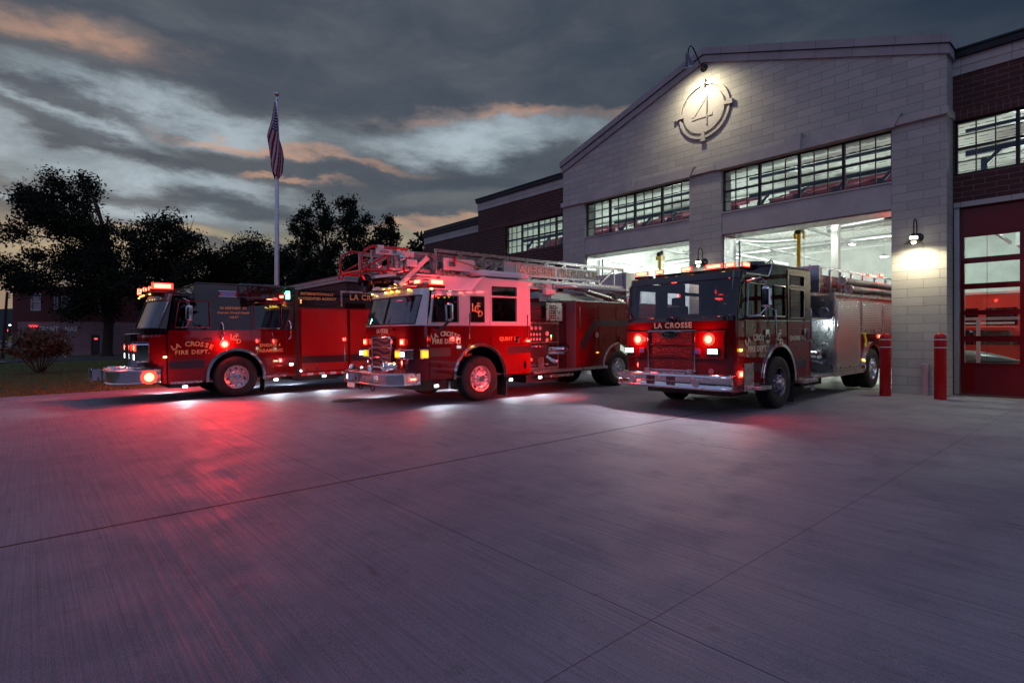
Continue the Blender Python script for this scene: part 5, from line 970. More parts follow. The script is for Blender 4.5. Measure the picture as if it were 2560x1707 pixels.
part('marker_rod',BLACK,T2,lambda g:g.tube([(-2.3,2.38,.75),(-2.3,2.38,1.65)],.008,6)); part('winch_cable',BLACK,T2,lambda g:g.tube([(-2.25,2.1,.78),(-2.3,1.9,.84),(-2.2,1.7,.79),(-2.28,1.6,.80)],.022,8),smooth=True)
mirror(T2,-1.08,2.08,'low')
for a in (-.36,1.46): handrail(T2,[(a,0,1.46),(a,-.09,1.47),(a,-.09,2.06),(a,0,2.07)],.017)
part('door_handle',CHROME,T2,lambda g:(g.box(-.70,-.58,-.04,-.015,1.36,1.52),g.box(1.11,1.22,-.04,-.015,1.36,1.52)),bevel=.008); part('latch',BLACK,T2,lambda g:(g.box(-.67,-.61,-.045,-.041,1.40,1.46),g.box(1.14,1.19,-.045,-.041,1.40,1.46)))
arch_text('door_lettering','LA CROSSE',.15,-.98,1.60,.8,-.018,GOLDPALE,T2,.088); text('door_lettering','FIRE DEPT.',.145,(-.98,-.018,1.43),(1,0,0),GOLDPALE,T2,bold=.03)
part('monogram_glass',BLACKP,T2,lambda g:g.panel([lc],SIDE(-.002),0,.01)); lcfd(T2,-.06,2.17,.42,-.006,GOLD); part('window_seal',BLACK,T2,lambda g:[g.tube([(lc[i][0],-.006,lc[i][1]),(lc[(i+1)%4][0],-.006,lc[(i+1)%4][1])],.012,6) for i in range(4)],smooth=True)
text('door_lettering','QUINT 1',.13,(.86,-.018,1.46),(1,0,0),GOLD,T2,bold=.02)
for a,b_ in ((-1.41,-.84),(.86,1.64)): poly_stripe(T2,'stripe',STRIPE,rect(a,b_,1.10,1.28),-.0175); poly_stripe(T2,'stripe',BLACKP,rect(a,b_,1.325,1.335),-.0175)
part('panel_seam',BLACK,T2,lambda g:g.box(1.252,1.260,-.0165,-.012,.6,1.78)); part('belt_trim',WHITEP,T2,lambda g:g.box(-1.44,1.64,-.02,-.0145,1.785,1.80))
part('small_plate',CHROME,T2,lambda g:g.box(1.40,1.46,-.02,-.003,.72,.88))
lens(T2,'warning_light',(1.54,-.0,1.40),'n',.13,.06,'red'); lamp('POINT','warning_glow',T2,(1.54,-.09,1.40),REDL,1.2,.03)
lens(T2,'warning_light',(-1.9,WD+.02,.63),'s',.18,.06,'red'); lamp('AREA','warning_beam',T2,(-1.9,WD+.09,.8),REDL,22,.1,dirv=(.4,1,.1)); lamp('AREA','warning_beam',T2,(.3,WD+.09,1.45),REDL,14,.1,dirv=(0,1,.1)); lens(T2,'warning_light',(.3,WD,1.45),'s',.15,.1,'red')
for a in (-1.24,.95,1.95): ground_light(T2,a,.45,40)
# roof gear
lens(T2,'light_bar',(-1.05,.22,2.78),'n',.40,.13,'red'); lens(T2,'light_bar',(-1.45,.35,2.78),'f',.3,.10,'red'); lens(T2,'light_bar',(-1.42,1.0,2.74),'f',.28,.10,'red'); lens(T2,'light_bar',(-1.42,1.75,2.72),'f',.2,.10,'red'); part('light_bracket',BLACK,T2,lambda g:(g.box(-1.4,-.8,.25,.5,2.63,2.72),g.box(-1.38,-1.2,.6,1.95,2.62,2.67)))
lamp('AREA','warning_beam',T2,(-1.05,.10,2.80),REDL,7,.35,sy=.1,dirv=(.1,-1,.15)); lamp('POINT','warning_glow',T2,(-1.10,.03,2.86),REDL,16,.1); lamp('POINT','warning_glow',T2,(-1.62,1.3,2.82),REDL,18,.1); lamp('POINT','warning_glow',T2,(-.5,-.05,3.0),REDL,7,.08)
for y in (2.28,1.55,1.28,1.0,.5): lens(T2,'clearance_light',(-1.60+.02*(y-1.25)**2,y,2.60),'f',.07,.04,'amb'); lamp('POINT','marker_glow',T2,(-1.67,y,2.62),(1,.6,.05),.3,.03)
lens(T2,'clearance_light',(-1.34,-.0,2.60),'n',.07,.04,'amb')
part('fairing',WHITEP,T2,lambda g:(g.box(-.75,1.2,.50,.54,2.64,2.97)))
part('air_unit',WHITEP,T2,lambda g:g.add([(.28,.30,3.02),(1.85,.30,3.02),(1.85,2.2,3.02),(.28,2.2,3.02),(.18,.30,3.10),(1.85,.30,3.10),(1.85,2.2,3.10),(.18,2.2,3.10),(.32,.34,3.17),(1.82,.34,3.16),(1.82,2.16,3.16),(.32,2.16,3.17)],[(0,3,2,1),(0,1,5,4),(1,2,6,5),(2,3,7,6),(3,0,4,7),(4,5,9,8),(5,6,10,9),(6,7,11,10),(7,4,8,11),(8,9,10,11)]),bevel=.01); part('air_unit_base',STEEL,T2,lambda g:(g.box(.4,.5,.4,.5,2.93,3.02),g.box(1.6,1.7,.4,.5,2.93,3.02),g.box(.4,1.7,.9,1.6,2.93,3.02)))
# aerial ladder
LN,LF=.72,1.78
def truss(g,y,a0,a1,zl,zh,step,cs=.055,phase=0):
    g.box(a0,a1,y-cs/2,y+cs/2,zh-.04,zh+.035); g.box(a0,a1,y-cs/2,y+cs/2,zl-.04,zl+.03); a=a0+.03; k=phase
    while a<a1-.1:
        g.box(a-.022,a+.022,y-.018,y+.018,zl+.03,zh-.04)
        if a+step<=a1+.05: g.bar((a+.02,y,zl+.03 if k%2==0 else zl+.03),(a+step-.02,y,zh-.04),.032,.045)
        a+=step; k+=1
    g.box(a1-.045,a1,y-.018,y+.018,zl+.03,zh-.04)
part('base_section',LADDER,T2,lambda g:(truss(g,LN,-.76,6.4,3.03,3.59,.74),truss(g,LF,-.76,6.4,3.03,3.59,.74)))
part('mid_section',LADDER,T2,lambda g:(truss(g,LN+.14,-1.35,3.4,3.10,3.50,.62,.035),truss(g,LF-.14,-1.35,3.4,3.10,3.50,.62,.035)))
part('fly_section',LADDER,T2,lambda g:(truss(g,LN+.22,-2.3,-.2,3.12,3.46,.52,.03),truss(g,LF-.22,-2.3,-.2,3.12,3.46,.52,.03)))
part('rung',LADDER,T2,lambda g:[g.tube([(a,LN+.05,3.07),(a,LF-.05,3.07)],.018,6) for a in np.arange(-2.2,6.3,.36)])
def f(g):
    for y in (LN-.02,LF+.02):
        g.tube([(-2.62,y,2.99),(-2.64,y,3.28),(-2.56,y,3.44),(-2.38,y,3.535),(-1.5,y,3.54)],.03,10); g.tube([(-2.62,y,3.0),(-1.9,y,3.02)],.034,10); g.tube([(-2.58,y,3.03),(-2.05,y,3.36)],.022,8); g.tube([(-2.0,y,3.0),(-2.0,y,3.4)],.028,8); g.tube([(-1.6,y,2.98),(-1.6,y,3.4)],.028,8)
        g.tube([(-2.62+.06*math.cos(q),y,2.95+.06*math.sin(q)) for q in np.linspace(0,2*math.pi,13)],.02,6,False)
    g.tube([(-2.62,LN,3.0),(-2.62,LF,3.0)],.025,8)
part('tip_guard',paint('gloss_red',(.55,.01,.015),.5,.35),T2,f,smooth=True)
part('nozzle_box',WHITEP,T2,lambda g:(g.box(-2.28,-1.36,LN-.06,LN+.04,3.37,3.49),g.box(-2.28,-2.12,LN-.06,LN+.04,3.495,3.57)),bevel=.006); text('tip_lettering',"75'",.09,(-1.86,LN-.064,3.435),(1,0,0),BLACK,T2)
part('badge',OFFRED,T2,lambda g:g.panel([[(-2.12+.11*math.cos(q),3.43+.034*math.sin(q)) for q in np.linspace(0,2*math.pi,25)[:-1]]],SIDE(LN-.066),0,.004)); text('badge_lettering','Pierce',.05,(-2.12,LN-.069,3.43),(1,0,0),WHITET,T2,shear=.3)
part('spot_lamp',CHROME,T2,lambda g:(g.lathe([(.001,-.05),(.07,-.04),(.08,.0),(.05,.08),(.001,.10)],18,align(Vector((-1.72,LN-.12,3.33)),(1,-.4,0))),g.lathe([(.001,-.05),(.06,-.04),(.07,.0),(.001,.09)],18,align(Vector((-2.2,LN+.1,3.14)),(1,-.4,0)))),smooth=True)
part('control_box',WHITEP,T2,lambda g:g.box(-1.62,-1.34,LN-.16,LN-.04,3.14,3.30),bevel=.01); part('control_mount',STEEL,T2,lambda g:(g.box(-1.8,-1.76,LN,LN+.05,3.1,3.37),g.box(-1.7,-1.66,LN-.05,LN,3.1,3.37),g.box(-2.0,-1.3,LN,LN+.06,3.06,3.1)))
part('tip_plate',WHITEP,T2,lambda g:(g.bar((-2.45,LN-.02,2.84),(-1.95,LN-.02,2.92),.5,.06),g.bar((-1.75,LN-.04,2.70),(-.98,LN-.02,3.40),.06,.10),g.box(-1.85,-1.6,LN,LF,2.66,2.82)))
mz=Vector((-2.28,1.15,2.72))
part('monitor_nozzle',metalmat('black_nozzle',(.05,.045,.05),.22),T2,lambda g:(g.lathe([(.001,-.02),(.05,-.03),(.06,.03),(.17,-.02),(.21,.0),(.215,.06),(.17,.16),(.11,.22),(.10,.42),(.13,.44),(.13,.6),(.09,.62),(.09,.95)],26,align(mz+Vector((-.28,-.35,0)),(1,.1,.12)))),smooth=True)
part('monitor_pipe',CHROME,T2,lambda g:(g.tube([(-1.75,.85,2.80),(-1.5,.9,2.9),(-1.2,1.0,2.95),(-.6,1.0,2.95)],.06,12),g.tube([(-1.9,.7,2.74),(-1.7,.75,2.68),(-1.1,.8,2.72)],.045,10)),smooth=True)
part('hose_reel_stack',WHITEP,T2,lambda g:[g.box(-1.35,-.72,.58,.9,2.80+.07*k,2.845+.07*k) for k in range(3)])
part('side_sign',mat('sign_silver',(.45,.43,.47),.3,.3),T2,lambda g:g.box(1.33,5.10,LN-.07,LN-.045,3.12,3.47),bevel=.004); text('sign_lettering','LA CROSSE FIRE/RESCUE',.30,(3.36,LN-.078,3.295),(1,0,0),GOLDPALE,T2,bold=.015,space=1.02,ext=.002); text('lettering_outline','LA CROSSE FIRE/RESCUE',.30,(3.36,LN-.0725,3.295),(1,0,0),BLACK,T2,bold=.055,space=1.02,ext=.001)
part('tool_box',WHITEP,T2,lambda g:g.box(-.56,.36,LN-.09,LN-.032,3.13,3.42),bevel=.006); part('axe_bracket',CHROME,T2,lambda g:(g.box(-.46,-.27,LN-.15,LN-.09,3.22,3.32),g.box(.30,.36,LN-.13,LN-.09,3.22,3.29)))
part('turntable_box',WHITEP,T2,lambda g:g.box(1.72,3.12,LN-.06,LF,2.80,3.0),bevel=.01); part('badge',OFFRED,T2,lambda g:g.panel([[(2.62+.28*math.cos(q),2.90+.075*math.sin(q)) for q in np.linspace(0,2*math.pi,33)[:-1]]],SIDE(LN-.066),0,.004)); text('badge_lettering','Pierce',.115,(2.62,LN-.069,2.90),(1,0,0),WHITET,T2,shear=.3,bold=.02)
part('extension_cylinder',WHITEP,T2,lambda g:g.tube([(3.15,LN-.12,2.93),(6.4,LN-.12,2.92)],.055,14),smooth=True); part('cylinder_collar',STEEL,T2,lambda g:g.tube([(6.3,LN-.12,2.92),(6.5,LN-.12,2.92)],.075,12)); part('ladder_cradle',STEEL,T2,lambda g:(g.box(3.4,6.8,1.0,1.5,2.55,2.8),g.box(5.9,6.9,.8,1.7,2.45,3.0)))
part('lift_cylinder',ALU,T2,lambda g:(g.tube([(4.6,LN,2.85),(6.2,LN-.1,2.55)],.09,14),g.tube([(3.9,LN+.1,2.92),(4.7,LN,2.84)],.05,10)),smooth=True); part('turntable',STEEL,T2,lambda g:(g.lathe([(.7,2.45),(.7,2.6),(.001,2.6)],24,Matrix.Translation((6.9,1.25,0))),g.box(6.4,7.2,.6,1.9,2.6,3.5)))
part('hydraulic_hose',BLACK,T2,lambda g:[g.tube([(5.4+k*.1,LN-.1,2.8),(5.8+k*.1,LN-.2,2.62+k*.03),(6.3,LN-.1,2.75)],.018,6) for k in range(4)],smooth=True)
lens(T2,'scene_light',(5.15,LN-.1,3.25),'n',.14,.13,'off')
axe=empty('fire_axe',(0,0,0)); axe.location=(-10.5-(LN-.17),8.1-.36,gz(8.1)+3.36); axe.rotation_euler=(0,R(9.5),R(90)); tag(axe,'wooden handled fire axe strapped to the side of the aerial ladder','axe')
part('handle',WOOD,axe,lambda g:g.tube([(0,0,0),(.4,0,.012),(.8,0,-.005),(1.15,0,-.02)],[.02,.017,.017,.024],8),smooth=True); part('axe_head',mat('axe_red',(.35,.01,.01),.35,.3),axe,lambda g:g.panel([[(-.03,-.10),(.02,-.09),(.02,.04),(.01,.10),(-.04,.09),(-.03,.0)]],lambda u,v,w_:(u,w_,v),-.015,.015))
# pump and body
part('pump_panel',BLACK,T2,lambda g:(g.box(1.66,3.33,.34,.38,.62,1.86),g.box(1.66,3.33,.34,.36,1.92,2.42)))
part('panel_trim',ALU,T2,lambda g:(g.box(1.66,3.0,.30,.34,1.84,1.89),g.box(1.66,3.0,.315,.34,1.33,1.35),g.box(2.96,2.98,.315,.34,.66,1.84),g.box(1.66,1.68,.315,.34,.66,1.84)))
GA=mat('gauge_face',(.55,.50,.56),.3); GB=M()
def f(g):
    def disc(a,z,r_): g.lathe([(r_,-.02),(r_*.85,-.026),(.001,-.022)],16,align(Vector((a,.335,z)),(0,1,0)))
    for a in (1.98,2.13,2.29): disc(a,1.73,.052)
    for z in (1.56,1.38+.05):
        for a in (1.95,2.06,2.17,2.28): disc(a,z,.038)
    disc(2.55,1.58,.065); disc(2.55,1.40,.06)
part('gauge',GA,T2,f,smooth=True)
part('nameplate',GOLDPALE,T2,lambda g:(g.box(1.70,1.84,.325,.335,1.50,1.60),g.box(1.70,1.84,.325,.335,1.22,1.28),g.box(1.86,2.0,.325,.335,.86,.93)))
part('valve_handle',CHROME,T2,lambda g:[g.tube([(a,.34,z),(a,.24,z),(a+.05,.22,z)],.016,6) for a,z in ((1.92,1.24),(2.02,1.24),(2.16,1.24),(2.28,1.24),(1.80,.76),(1.90,.76),(1.98,.76),(2.44,.76),(2.7,.78),(2.8,.78))])
part('intake_pipe',CHROME,T2,lambda g:(g.lathe([(.14,-.03),(.15,.04)],22,align(Vector((2.62,.3,1.12)),(0,1,0)),close=False),g.tube([(2.62,.34,1.1),(2.68,.15,1.12),(2.9,.05,1.12)],.11,16),g.tube([(2.55,.34,.95),(2.62,.2,.85),(2.75,.12,.82)],.055,10),g.lathe([(.001,-.02),(.10,-.01),(.11,.05)],22,align(Vector((2.93,.02,1.14)),(0,1,0)))),smooth=True)
part('discharge_port',BLACKP,T2,lambda g:(g.lathe([(.001,-.12),(.09,-.12),(.11,-.02),(.08,.0)],20,align(Vector((3.2,.32,1.2)),(0,1,0))),g.lathe([(.001,-.06),(.05,-.06),(.05,0)],14,align(Vector((3.05,.33,.83)),(0,1,0)))),smooth=True)
part('foot_plate',PLATE,T2,lambda g:(g.box(2.2,2.42,.325,.335,.68,.95),g.box(1.72,2.98,.32,.335,.62,.68)))
part('level_gauge',[E_GREEN,E_AMB,E_RED],T2,lambda g:[(setattr(g,'k',k),g.box(2.70,2.73,.325,.332,1.50-.05*k,1.54-.05*k)) for k in range(3)])
part('mesh_guard',ALU,T2,lambda g:(g.box(2.32,2.92,.10,.12,1.92,2.40),g.box(2.90,2.92,.12,.34,1.92,2.40))); part('guard_hole',BLACK,T2,lambda g:[g.box(2.42+i*.07,2.47+i*.07,.094,.099,1.97+k*.065,2.01+k*.065) for i in range(4) for k in range(6)])
part('hose_load',GREYL,T2,lambda g:[g.tube([(1.72,.3+.02*math.sin(k),1.98+k*.07),(2.0,.22,2.0+k*.065),(2.28,.3,1.97+k*.07)],.036,8) for k in range(6)],smooth=True)
part('scene_lamp',WHITEP,T2,lambda g:(g.box(2.32,2.68,.10,.24,2.62,2.76),g.tube([(2.5,.17,2.62),(2.5,.17,2.48)],.02,8)),bevel=.01); part('lamp_rail',CHROME,T2,lambda g:(g.tube([(2.1,.08,2.50),(2.8,.08,2.50)],.012,6),g.tube([(2.1,.08,2.44),(2.8,.08,2.44)],.012,6)))
part('running_board',PLATE,T2,lambda g:(g.box(1.70,3.36,-.06,.35,.55,.61),g.box(2.3,3.2,-.04,.2,.42,.48)),bevel=.006)
def f(g):
    ar=[(a+5.18,z) for a,z in arc(.68,.58,.57,20)]; L=[(3.35,.57)]+ar+[(8.4,.57),(8.4,2.46),(3.35,2.46)]
    g.panel([L],SIDE(0),0,.06); g.panel([L],SIDE(WD-.06),0,.06); g.box(3.35,8.4,.06,WD-.06,2.4,2.45); g.box(3.35,3.37,.06,WD-.06,.57,2.4)
part('body',RED,T2,f); part('body_front',mat('grey_front_panel',(.16,.14,.17),.4,.3),T2,lambda g:g.box(3.335,3.348,.0,.36,.58,2.46))
part('body_rail',PLATE,T2,lambda g:(g.box(3.33,8.4,-.02,.12,2.462,2.49),g.box(3.40,5.9,-.022,-.001,.55,.63))); part('fender_trim',CHROME,T2,lambda g:g.panel([[(a+5.18,z) for a,z in arc(.72,.58,.57,24)]+[(a+5.18,z) for a,z in arc(.66,.58,.57,24)][::-1]],SIDE(-.04),0,.06),bevel=.01)
for a,b_ in ((3.50,4.26),(4.30,5.06),(5.10,5.9),(5.95,7.3)): part('compartment_door',RED,T2,lambda g:g.box(a,b_,-.014,-.001,.68 if a<4.4 else 1.36,2.36),bevel=.004)
poly_stripe(T2,'stripe',STRIPE,[(3.5,1.12),(3.62,1.12),(4.22,1.78),(5.9,1.78),(5.9,1.96),(4.12,1.96),(3.5,1.32)],-.0175)
part('round_latch',CHROME,T2,lambda g:g.lathe([(.08,-.018),(.07,-.022),(.06,-.014),(.001,-.014)],20,align(Vector((4.19,-.014,1.52)),(0,1,0))),smooth=True); handrail(T2,[(3.44,0,1.68),(3.44,-.08,1.7),(3.44,-.08,2.3),(3.44,0,2.32)],.015)
part('door_box',RED,T2,lambda g:g.box(5.2,5.42,-.05,-.015,1.26,1.48)); lens(T2,'marker_light',(4.22,-.014,1.02),'n',.10,.03,'ambside')

# ================================================================= engine 4 (left)
T1=truck_root('fire_engine',-15.9,4.15,'black over red fire engine with extended chrome bumper, nearest the lawn')
w1=[(-1.40,1.84),(-1.30,2.48),(-.62,2.50),(-.62,1.84)]; w2=[(.49,1.81),(.45,1.85),(.45,2.46),(.49,2.50),(1.13,2.50),(1.17,2.46),(1.17,1.85),(1.13,1.81)]
cab(T1,dict(lower=RED,upper=BLACKP,zb=.46,belt=1.76,top=2.97,front_roof=2.62,R=.69,zc=.56,a_s=-1.58,a_r=1.55,step=(-1.04,-.90),lean=.14,holes=[w1,w2],panes=[w1,w2],
    u=lambda z:(-1.98+max(0,z-1.70)*.36,-1.58+max(0,z-1.76)*.16,.42,.13),zl=[.46,1.1,1.60,1.76,1.82,2.50,2.60,2.68],glassrow=4,gi=(3,0),doors=[(-1.54,-.47,2.56,.13,[w1]),(.38,1.24,2.80,.0,[w2])],post=True,winseal=RED,roofm=BLACKP,trimm=CHROME))
chassis(T1,-1.7,8.2,.5); mudflap(T1,.70,.46,.07)
for y,s in ((-.02,-1),(WD+.02,1)): wheel(T1,0,y,s,'alu'); wheel(T1,5.2,y,s,'deep')
gx=-2.12
part('belt_sweep',BLACKP,T1,lambda g:g.grid([[(p[0]-.006,p[1],z) for p in ufront(-2.0,-1.58,.42,.13,0)] for z in (1.66,1.81)]),smooth=True)
part('grille_shell',CHROME,T1,lambda g:(g.box(gx-.12,gx+.05,.78,.83,.86,1.70),g.box(gx-.12,gx+.05,1.67,1.72,.86,1.70),g.box(gx-.12,gx+.05,.83,1.67,1.66,1.70),g.box(gx-.12,gx+.05,.83,1.67,.84,.88)),bevel=.015)
part('grille_bar',CHROME,T1,lambda g:([g.box(gx-.13,gx-.115,.83,1.67,z,z+.012) for z in np.arange(.93,1.66,.075)],[g.box(gx-.135,gx-.12,y,y+.012,.88,1.66) for y in np.arange(.9,1.66,.12)])); part('grille_back',BLACK,T1,lambda g:g.box(gx-.06,gx+.04,.83,1.67,.88,1.66))
for y,s in ((.40,-1),(2.10,1)):
    part('lamp_pod',CHROME,T1,lambda g:g.box(gx-.06,gx+.24,y-.22,y+.22,.98,1.46),bevel=.05); lens(T1,'warning_light',(gx-.06,y,1.345),'f',.20,.17,'red'); lens(T1,'headlight',(gx-.06,y,1.12),'f',.17,.19,'head')
    lamp('AREA','warning_beam',T1,(gx-.13,y,1.35),REDL,35,.13,dirv=(-1,-.05,-.12)); lamp('POINT','warning_glow',T1,(gx-.15,y,1.35),REDL,5,.04); lamp('SPOT','headlight_beam',T1,(gx-.12,y,1.12),WHITEL,60,.03,dirv=(-1,0,-.12),spot=120,blend=.5)
    part('pod_eyebrow',BLUEM,T1,lambda g:g.box(gx-.03,gx+.26,y-.23,y+.23,1.465,1.485))
wiper(T1,(-2.12,.8,1.74),(-2.08,1.15,1.88),(-1.98,1.5,1.95)); wiper(T1,(-2.12,1.7,1.74),(-2.08,2.0,1.88),(-1.98,2.3,1.95))
def f(g):
    p=[(-1.72,-.03),(-2.3,-.03),(-2.52,.05),(-2.66,.28),(-2.72,.7),(-2.74,1.25),(-2.72,1.8),(-2.66,2.22),(-2.52,2.45),(-2.3,2.53),(-1.72,2.53)]; g.grid([[(a,wv,z) for a,wv in p] for z in (.50,.51,.79,.80)])
part('bumper',metalmat('polished_bumper',(.85,.85,.87),.10,3.,.3),T1,f,smooth=True,solid=.02); part('bumper_edge',CHROME,T1,lambda g:[g.tube([(-1.72,-.035,z),(-2.3,-.035,z),(-2.53,.05,z),(-2.68,.28,z),(-2.74,.7,z),(-2.76,1.25,z),(-2.74,1.8,z),(-2.68,2.22,z),(-2.53,2.46,z),(-2.3,2.54,z)],.018,8) for z in (.50,.80)],smooth=True)
part('bumper_deck',PLATE,T1,lambda g:g.panel([[(-1.9,.0),(-2.3,.0),(-2.5,.08),(-2.64,.3),(-2.70,.7),(-2.72,1.25),(-2.70,1.8),(-2.64,2.2),(-2.5,2.42),(-2.3,2.5),(-1.9,2.5)]],lambda u,v,w_:(u,v,.785+w_),0,.02)); part('deck_rack',CHROME,T1,lambda g:[g.tube([(-2.6,y,.84),(-2.05,y,.84)],.014,6) for y in (.5,.75,1.,1.25,1.5,1.75,2.)])
part('bumper_gate',CHROME,T1,lambda g:(g.tube([(-2.95,1.75,.5),(-2.95,2.4,.5),(-2.95,2.4,.82),(-2.95,1.75,.82),(-2.95,1.75,.5)],.016,6),g.box(-2.93,-2.75,1.78,1.84,.52,.8),g.box(-2.93,-2.75,2.3,2.36,.52,.8),g.box(-2.92,-2.9,1.8,2.34,.53,.79)))
lens(T1,'warning_light',(-1.96,-.035,.64),'n',.34,.17,'red'); lamp('AREA','warning_beam',T1,(-1.96,-.13,.66),REDL,26,.2,sy=.1,dirv=(-.1,-1,-.02)); lamp('POINT','warning_glow',T1,(-1.96,-.18,.64),REDL,22,.06)
lens(T1,'warning_light',(-.28,-.0,1.40),'n',.24,.21,'red'); lamp('AREA','warning_beam',T1,(-.28,-.09,1.40),REDL,150,.13,dirv=(-.50,-1,-.10),spread=130); lamp('POINT','warning_glow',T1,(-.28,-.15,1.40),REDL,26,.06); lamp('AREA','warning_beam',T1,(-.28,WD+.1,1.5),REDL,260,.13,dirv=(-.5,1,.0))
lens(T1,'warning_light',(1.0,-.0,.91),'n',.14,.04,'red'); lamp('POINT','warning_glow',T1,(1.0,-.08,.91),REDL,1.5,.03); lens(T1,'marker_light',(-1.62,-.0,1.11),'n',.08,.05,'amb'); lamp('POINT','marker_glow',T1,(-1.62,-.08,1.11),(1,.6,.05),.5,.03)
# roof lights
lens(T1,'light_bar',(-1.62,.18,2.86),'n',.46,.15,'red'); part('light_bracket',BLACK,T1,lambda g:(g.box(-1.85,-1.3,.20,.5,2.70,2.80),g.box(-1.80,-1.6,.5,2.3,2.68,2.74))); lamp('AREA','warning_beam',T1,(-1.62,.06,2.86),REDL,16,.35,sy=.08,dirv=(0,-1,-.25)); lamp('POINT','warning_glow',T1,(-1.62,-.05,2.92),REDL,16,.1)
for i,y in enumerate((.75,1.15,1.6)): lens(T1,'light_bar',(-1.80-.06*i,y,2.83),'f',.16,.11,'red'); lens(T1,'light_bar',(-1.80-.05*i,y,2.83),'n',.07,.10,'red')
lens(T1,'light_bar',(-1.86,2.1,2.80),'f',.2,.12,'red'); lens(T1,'light_bar',(-1.86,1.98,2.80),'n',.06,.11,'red'); lamp('AREA','warning_beam',T1,(-2.05,1.3,2.85),REDL,14,.6,sy=.1,dirv=(-1,0,-.1))
for y in (.35,.95,1.2,1.45,2.15): lens(T1,'clearance_light',(-1.80-.10*math.sin(math.pi*y/2.5),y,2.66),'f',.06,.04,'amb')
mirror(T1,-1.14,2.18,'top')
bowrail(T1,-.36,0,1.50,1.98); bowrail(T1,1.36,0,1.50,2.02)
part('door_handle',BLACK,T1,lambda g:(g.box(.93,1.13,-.025,-.013,1.52,1.56),g.box(-.75,-.58,-.025,-.013,1.52,1.56)),bevel=.006); handrail(T1,[(.92,-.014,1.68),(.925,-.03,1.62),(.95,-.014,1.58)],.008)
lens(T1,'scene_light',(-.19,0,2.71),'n',.39,.12,'off'); part('light_surround',CHROME,T1,lambda g:(g.box(-.41,.03,-.02,-.001,2.775,2.785),g.box(-.41,.03,-.02,-.001,2.635,2.645)))
text('memorial_lettering','IN MEMORY OF',.088,(-.05,-.006,2.34),(1,0,0),GOLD,T1,bold=.03,space=1.1); text('memorial_lettering','Engineer Donald Asselin',.075,(-.05,-.006,2.22),(1,0,0),GOLD,T1,bold=.02,shear=.4); text('memorial_lettering','4-8-57',.075,(-.05,-.006,2.10),(1,0,0),GOLD,T1,bold=.02,shear=.3)
arch_text('door_lettering','LA CROSSE',.165,-1.02,1.42,1.05,-.018,GOLD,T1,.108); text('door_lettering','FIRE DEPT.',.145,(-1.02,-.018,1.21),(1,0,0),GOLD,T1,bold=.03,space=1.15); lcfd(T1,.0,1.55,.34,-.004,GOLD)
text('door_lettering','ENGINE 4',.115,(.86,-.018,1.345),(1,0,0),GOLD,T1,bold=.03,space=1.12); text('door_lettering','PARAMEDIC',.115,(.86,-.018,1.20),(1,0,0),GOLD,T1,bold=.03,space=1.12)
part('panel_seam',BLACK,T1,lambda g:(g.box(1.30,1.307,-.004,-.001,.48,1.75),g.box(-1.60,-1.594,-.008,-.001,.5,1.7),g.box(1.56,1.66,.0,.3,.5,2.9)))
for a,b_ in ((-1.54,-.76),(.76,1.55)): poly_stripe(T1,'stripe',STRIPE,rect(a,b_,.81,1.0),-.0175); poly_stripe(T1,'stripe',STRIPE,rect(a,b_,1.035,1.047),-.0175)
part('cab_step',PLATE,T1,lambda g:(g.box(-1.52,-.82,-.06,.2,.44,.49),g.box(.74,1.26,-.05,.2,.47,.52)),bevel=.006); part('step_reflector',REFR,T1,lambda g:g.box(.86,1.2,-.056,-.0505,.48,.51))
lens(T1,'marker_light',(1.42,-.0,.80),'n',.09,.06,'white')
part('green_light',[E_GREEN,E_WHITE],T1,lambda g:(setattr(g,'k',0),g.box(1.30,1.40,-.05,-.001,2.62,2.84),setattr(g,'k',1),g.box(1.325,1.375,-.058,-.0501,2.66,2.82))); lamp('POINT','green_glow',T1,(1.33,-.10,2.78),(.1,1.,.5),3.,.03); lens(T1,'warning_light',(1.18,0,2.68),'n',.12,.08,'red'); lamp('POINT','warning_glow',T1,(1.18,-.08,2.66),REDL,1.5,.03)
lens(T1,'warning_light',(.86,-.012,2.60),'n',.16,.03,'red')
for a,z in ((-1.2,.36),(1.0,.40),(2.36,.42)): ground_light(T1,a,z,52)
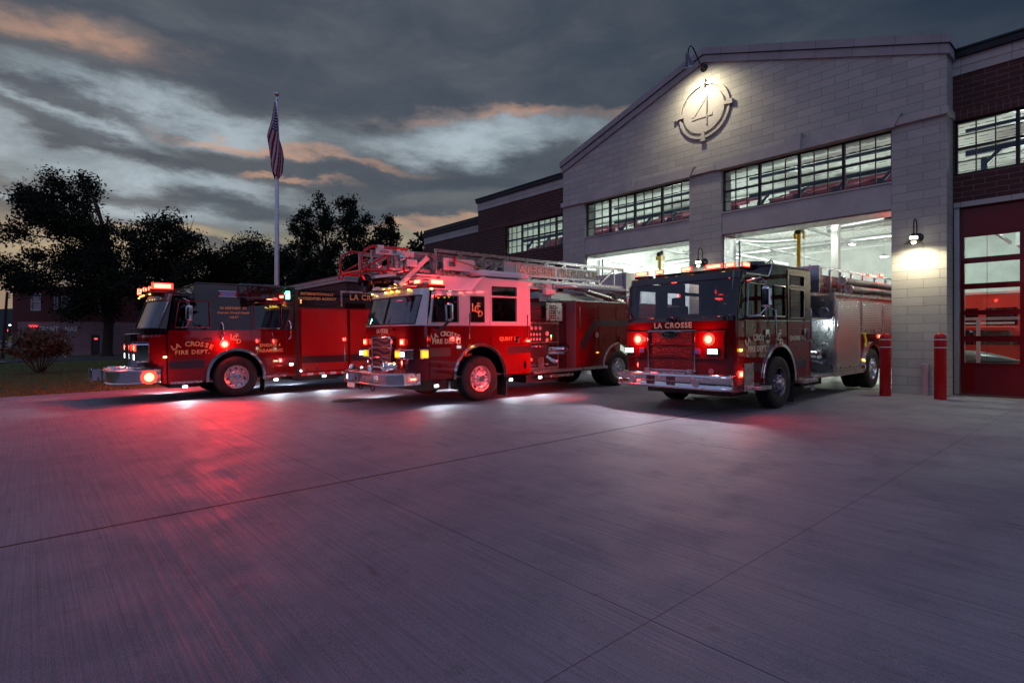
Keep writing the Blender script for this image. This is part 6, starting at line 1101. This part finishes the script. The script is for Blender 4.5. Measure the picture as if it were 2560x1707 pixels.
# body
def f(g):
    ar=[(a+5.2,z) for a,z in arc(.68,.56,.5,20)]; L=[(1.66,.5)]+ar+[(7.9,.5),(7.9,2.9),(1.66,2.9)]
    g.panel([L],SIDE(0),0,.06); g.panel([L],SIDE(WD-.06),0,.06); g.box(1.66,7.9,.06,WD-.06,2.84,2.89); g.box(1.66,1.7,.06,WD-.06,.5,2.84)
part('body',RED,T1,f); part('upper_band',BLACKP,T1,lambda g:(g.box(1.66,2.90,-.008,-.001,2.41,2.90),g.box(2.95,7.9,-.008,-.001,2.41,2.86))); part('band_trim',ALU,T1,lambda g:(g.box(2.90,2.945,-.02,-.001,2.45,2.92),g.box(2.945,7.9,-.03,.02,2.865,2.92)))
for a,b_ in ((1.72,3.10),(3.18,4.45),(5.95,7.4)):
    dr=part('roll_up_door',ROLLRED,T1,lambda g:g.box(a,b_,-.012,-.001,.58,2.36)); part('door_frame',RED,dr,lambda g:(g.box(b_,b_+.06,-.022,-.001,.55,2.4),g.box(a-.05,a,-.022,-.001,.55,2.4),g.box(a,b_,-.022,-.001,2.36,2.4)))
    part('stripe',STRIPE,dr,lambda g:(g.box(a,b_,-.015,-.0125,.81,1.02),g.box(a,b_,-.015,-.0125,1.05,1.062))); part('latch',BLACK,dr,lambda g:(g.box(a+.1,a+.16,-.04,-.0125,.60,.65),g.box(a+.4,a+.46,-.04,-.0125,.60,.68)))
part('chevron_strip',[REFR,WHITET],T1,lambda g:[(setattr(g,'k',i%2),g.panel([[(1.70+i*.17,.46),(1.87+i*.17,.46),(1.87+i*.17,.53),(1.70+i*.17,.53)]],SIDE(-.02),0,.01)) for i in range(16)])
text('side_lettering','INTERNATIONALLY',.105,(2.20,-.011,2.79),(1,0,0),GOLD,T1,bold=.03); text('side_lettering','ACCREDITED AGENCY',.105,(2.20,-.011,2.655),(1,0,0),GOLD,T1,bold=.03); text('side_lettering','LA CROSSE FIRE',.23,(3.18,-.011,2.73),(1,0,0),GOLD,T1,bold=.03,align_='LEFT',space=1.15)
part('roof_console',BLACKP,T1,lambda g:g.box(.3,1.3,.6,1.9,2.98,3.06),bevel=.03); part('under_box',DARKSTEEL,T1,lambda g:(g.box(1.5,1.8,.1,.4,.36,.5),g.box(2.9,3.1,.1,.4,.38,.5)))
part('body_marker',[E_AMB,E_REDHOT],T1,lambda g:(setattr(g,'k',0),g.box(1.70,1.73,-.03,-.009,2.52,2.55),setattr(g,'k',1),g.box(1.70,1.73,-.03,-.009,2.58,2.61)))
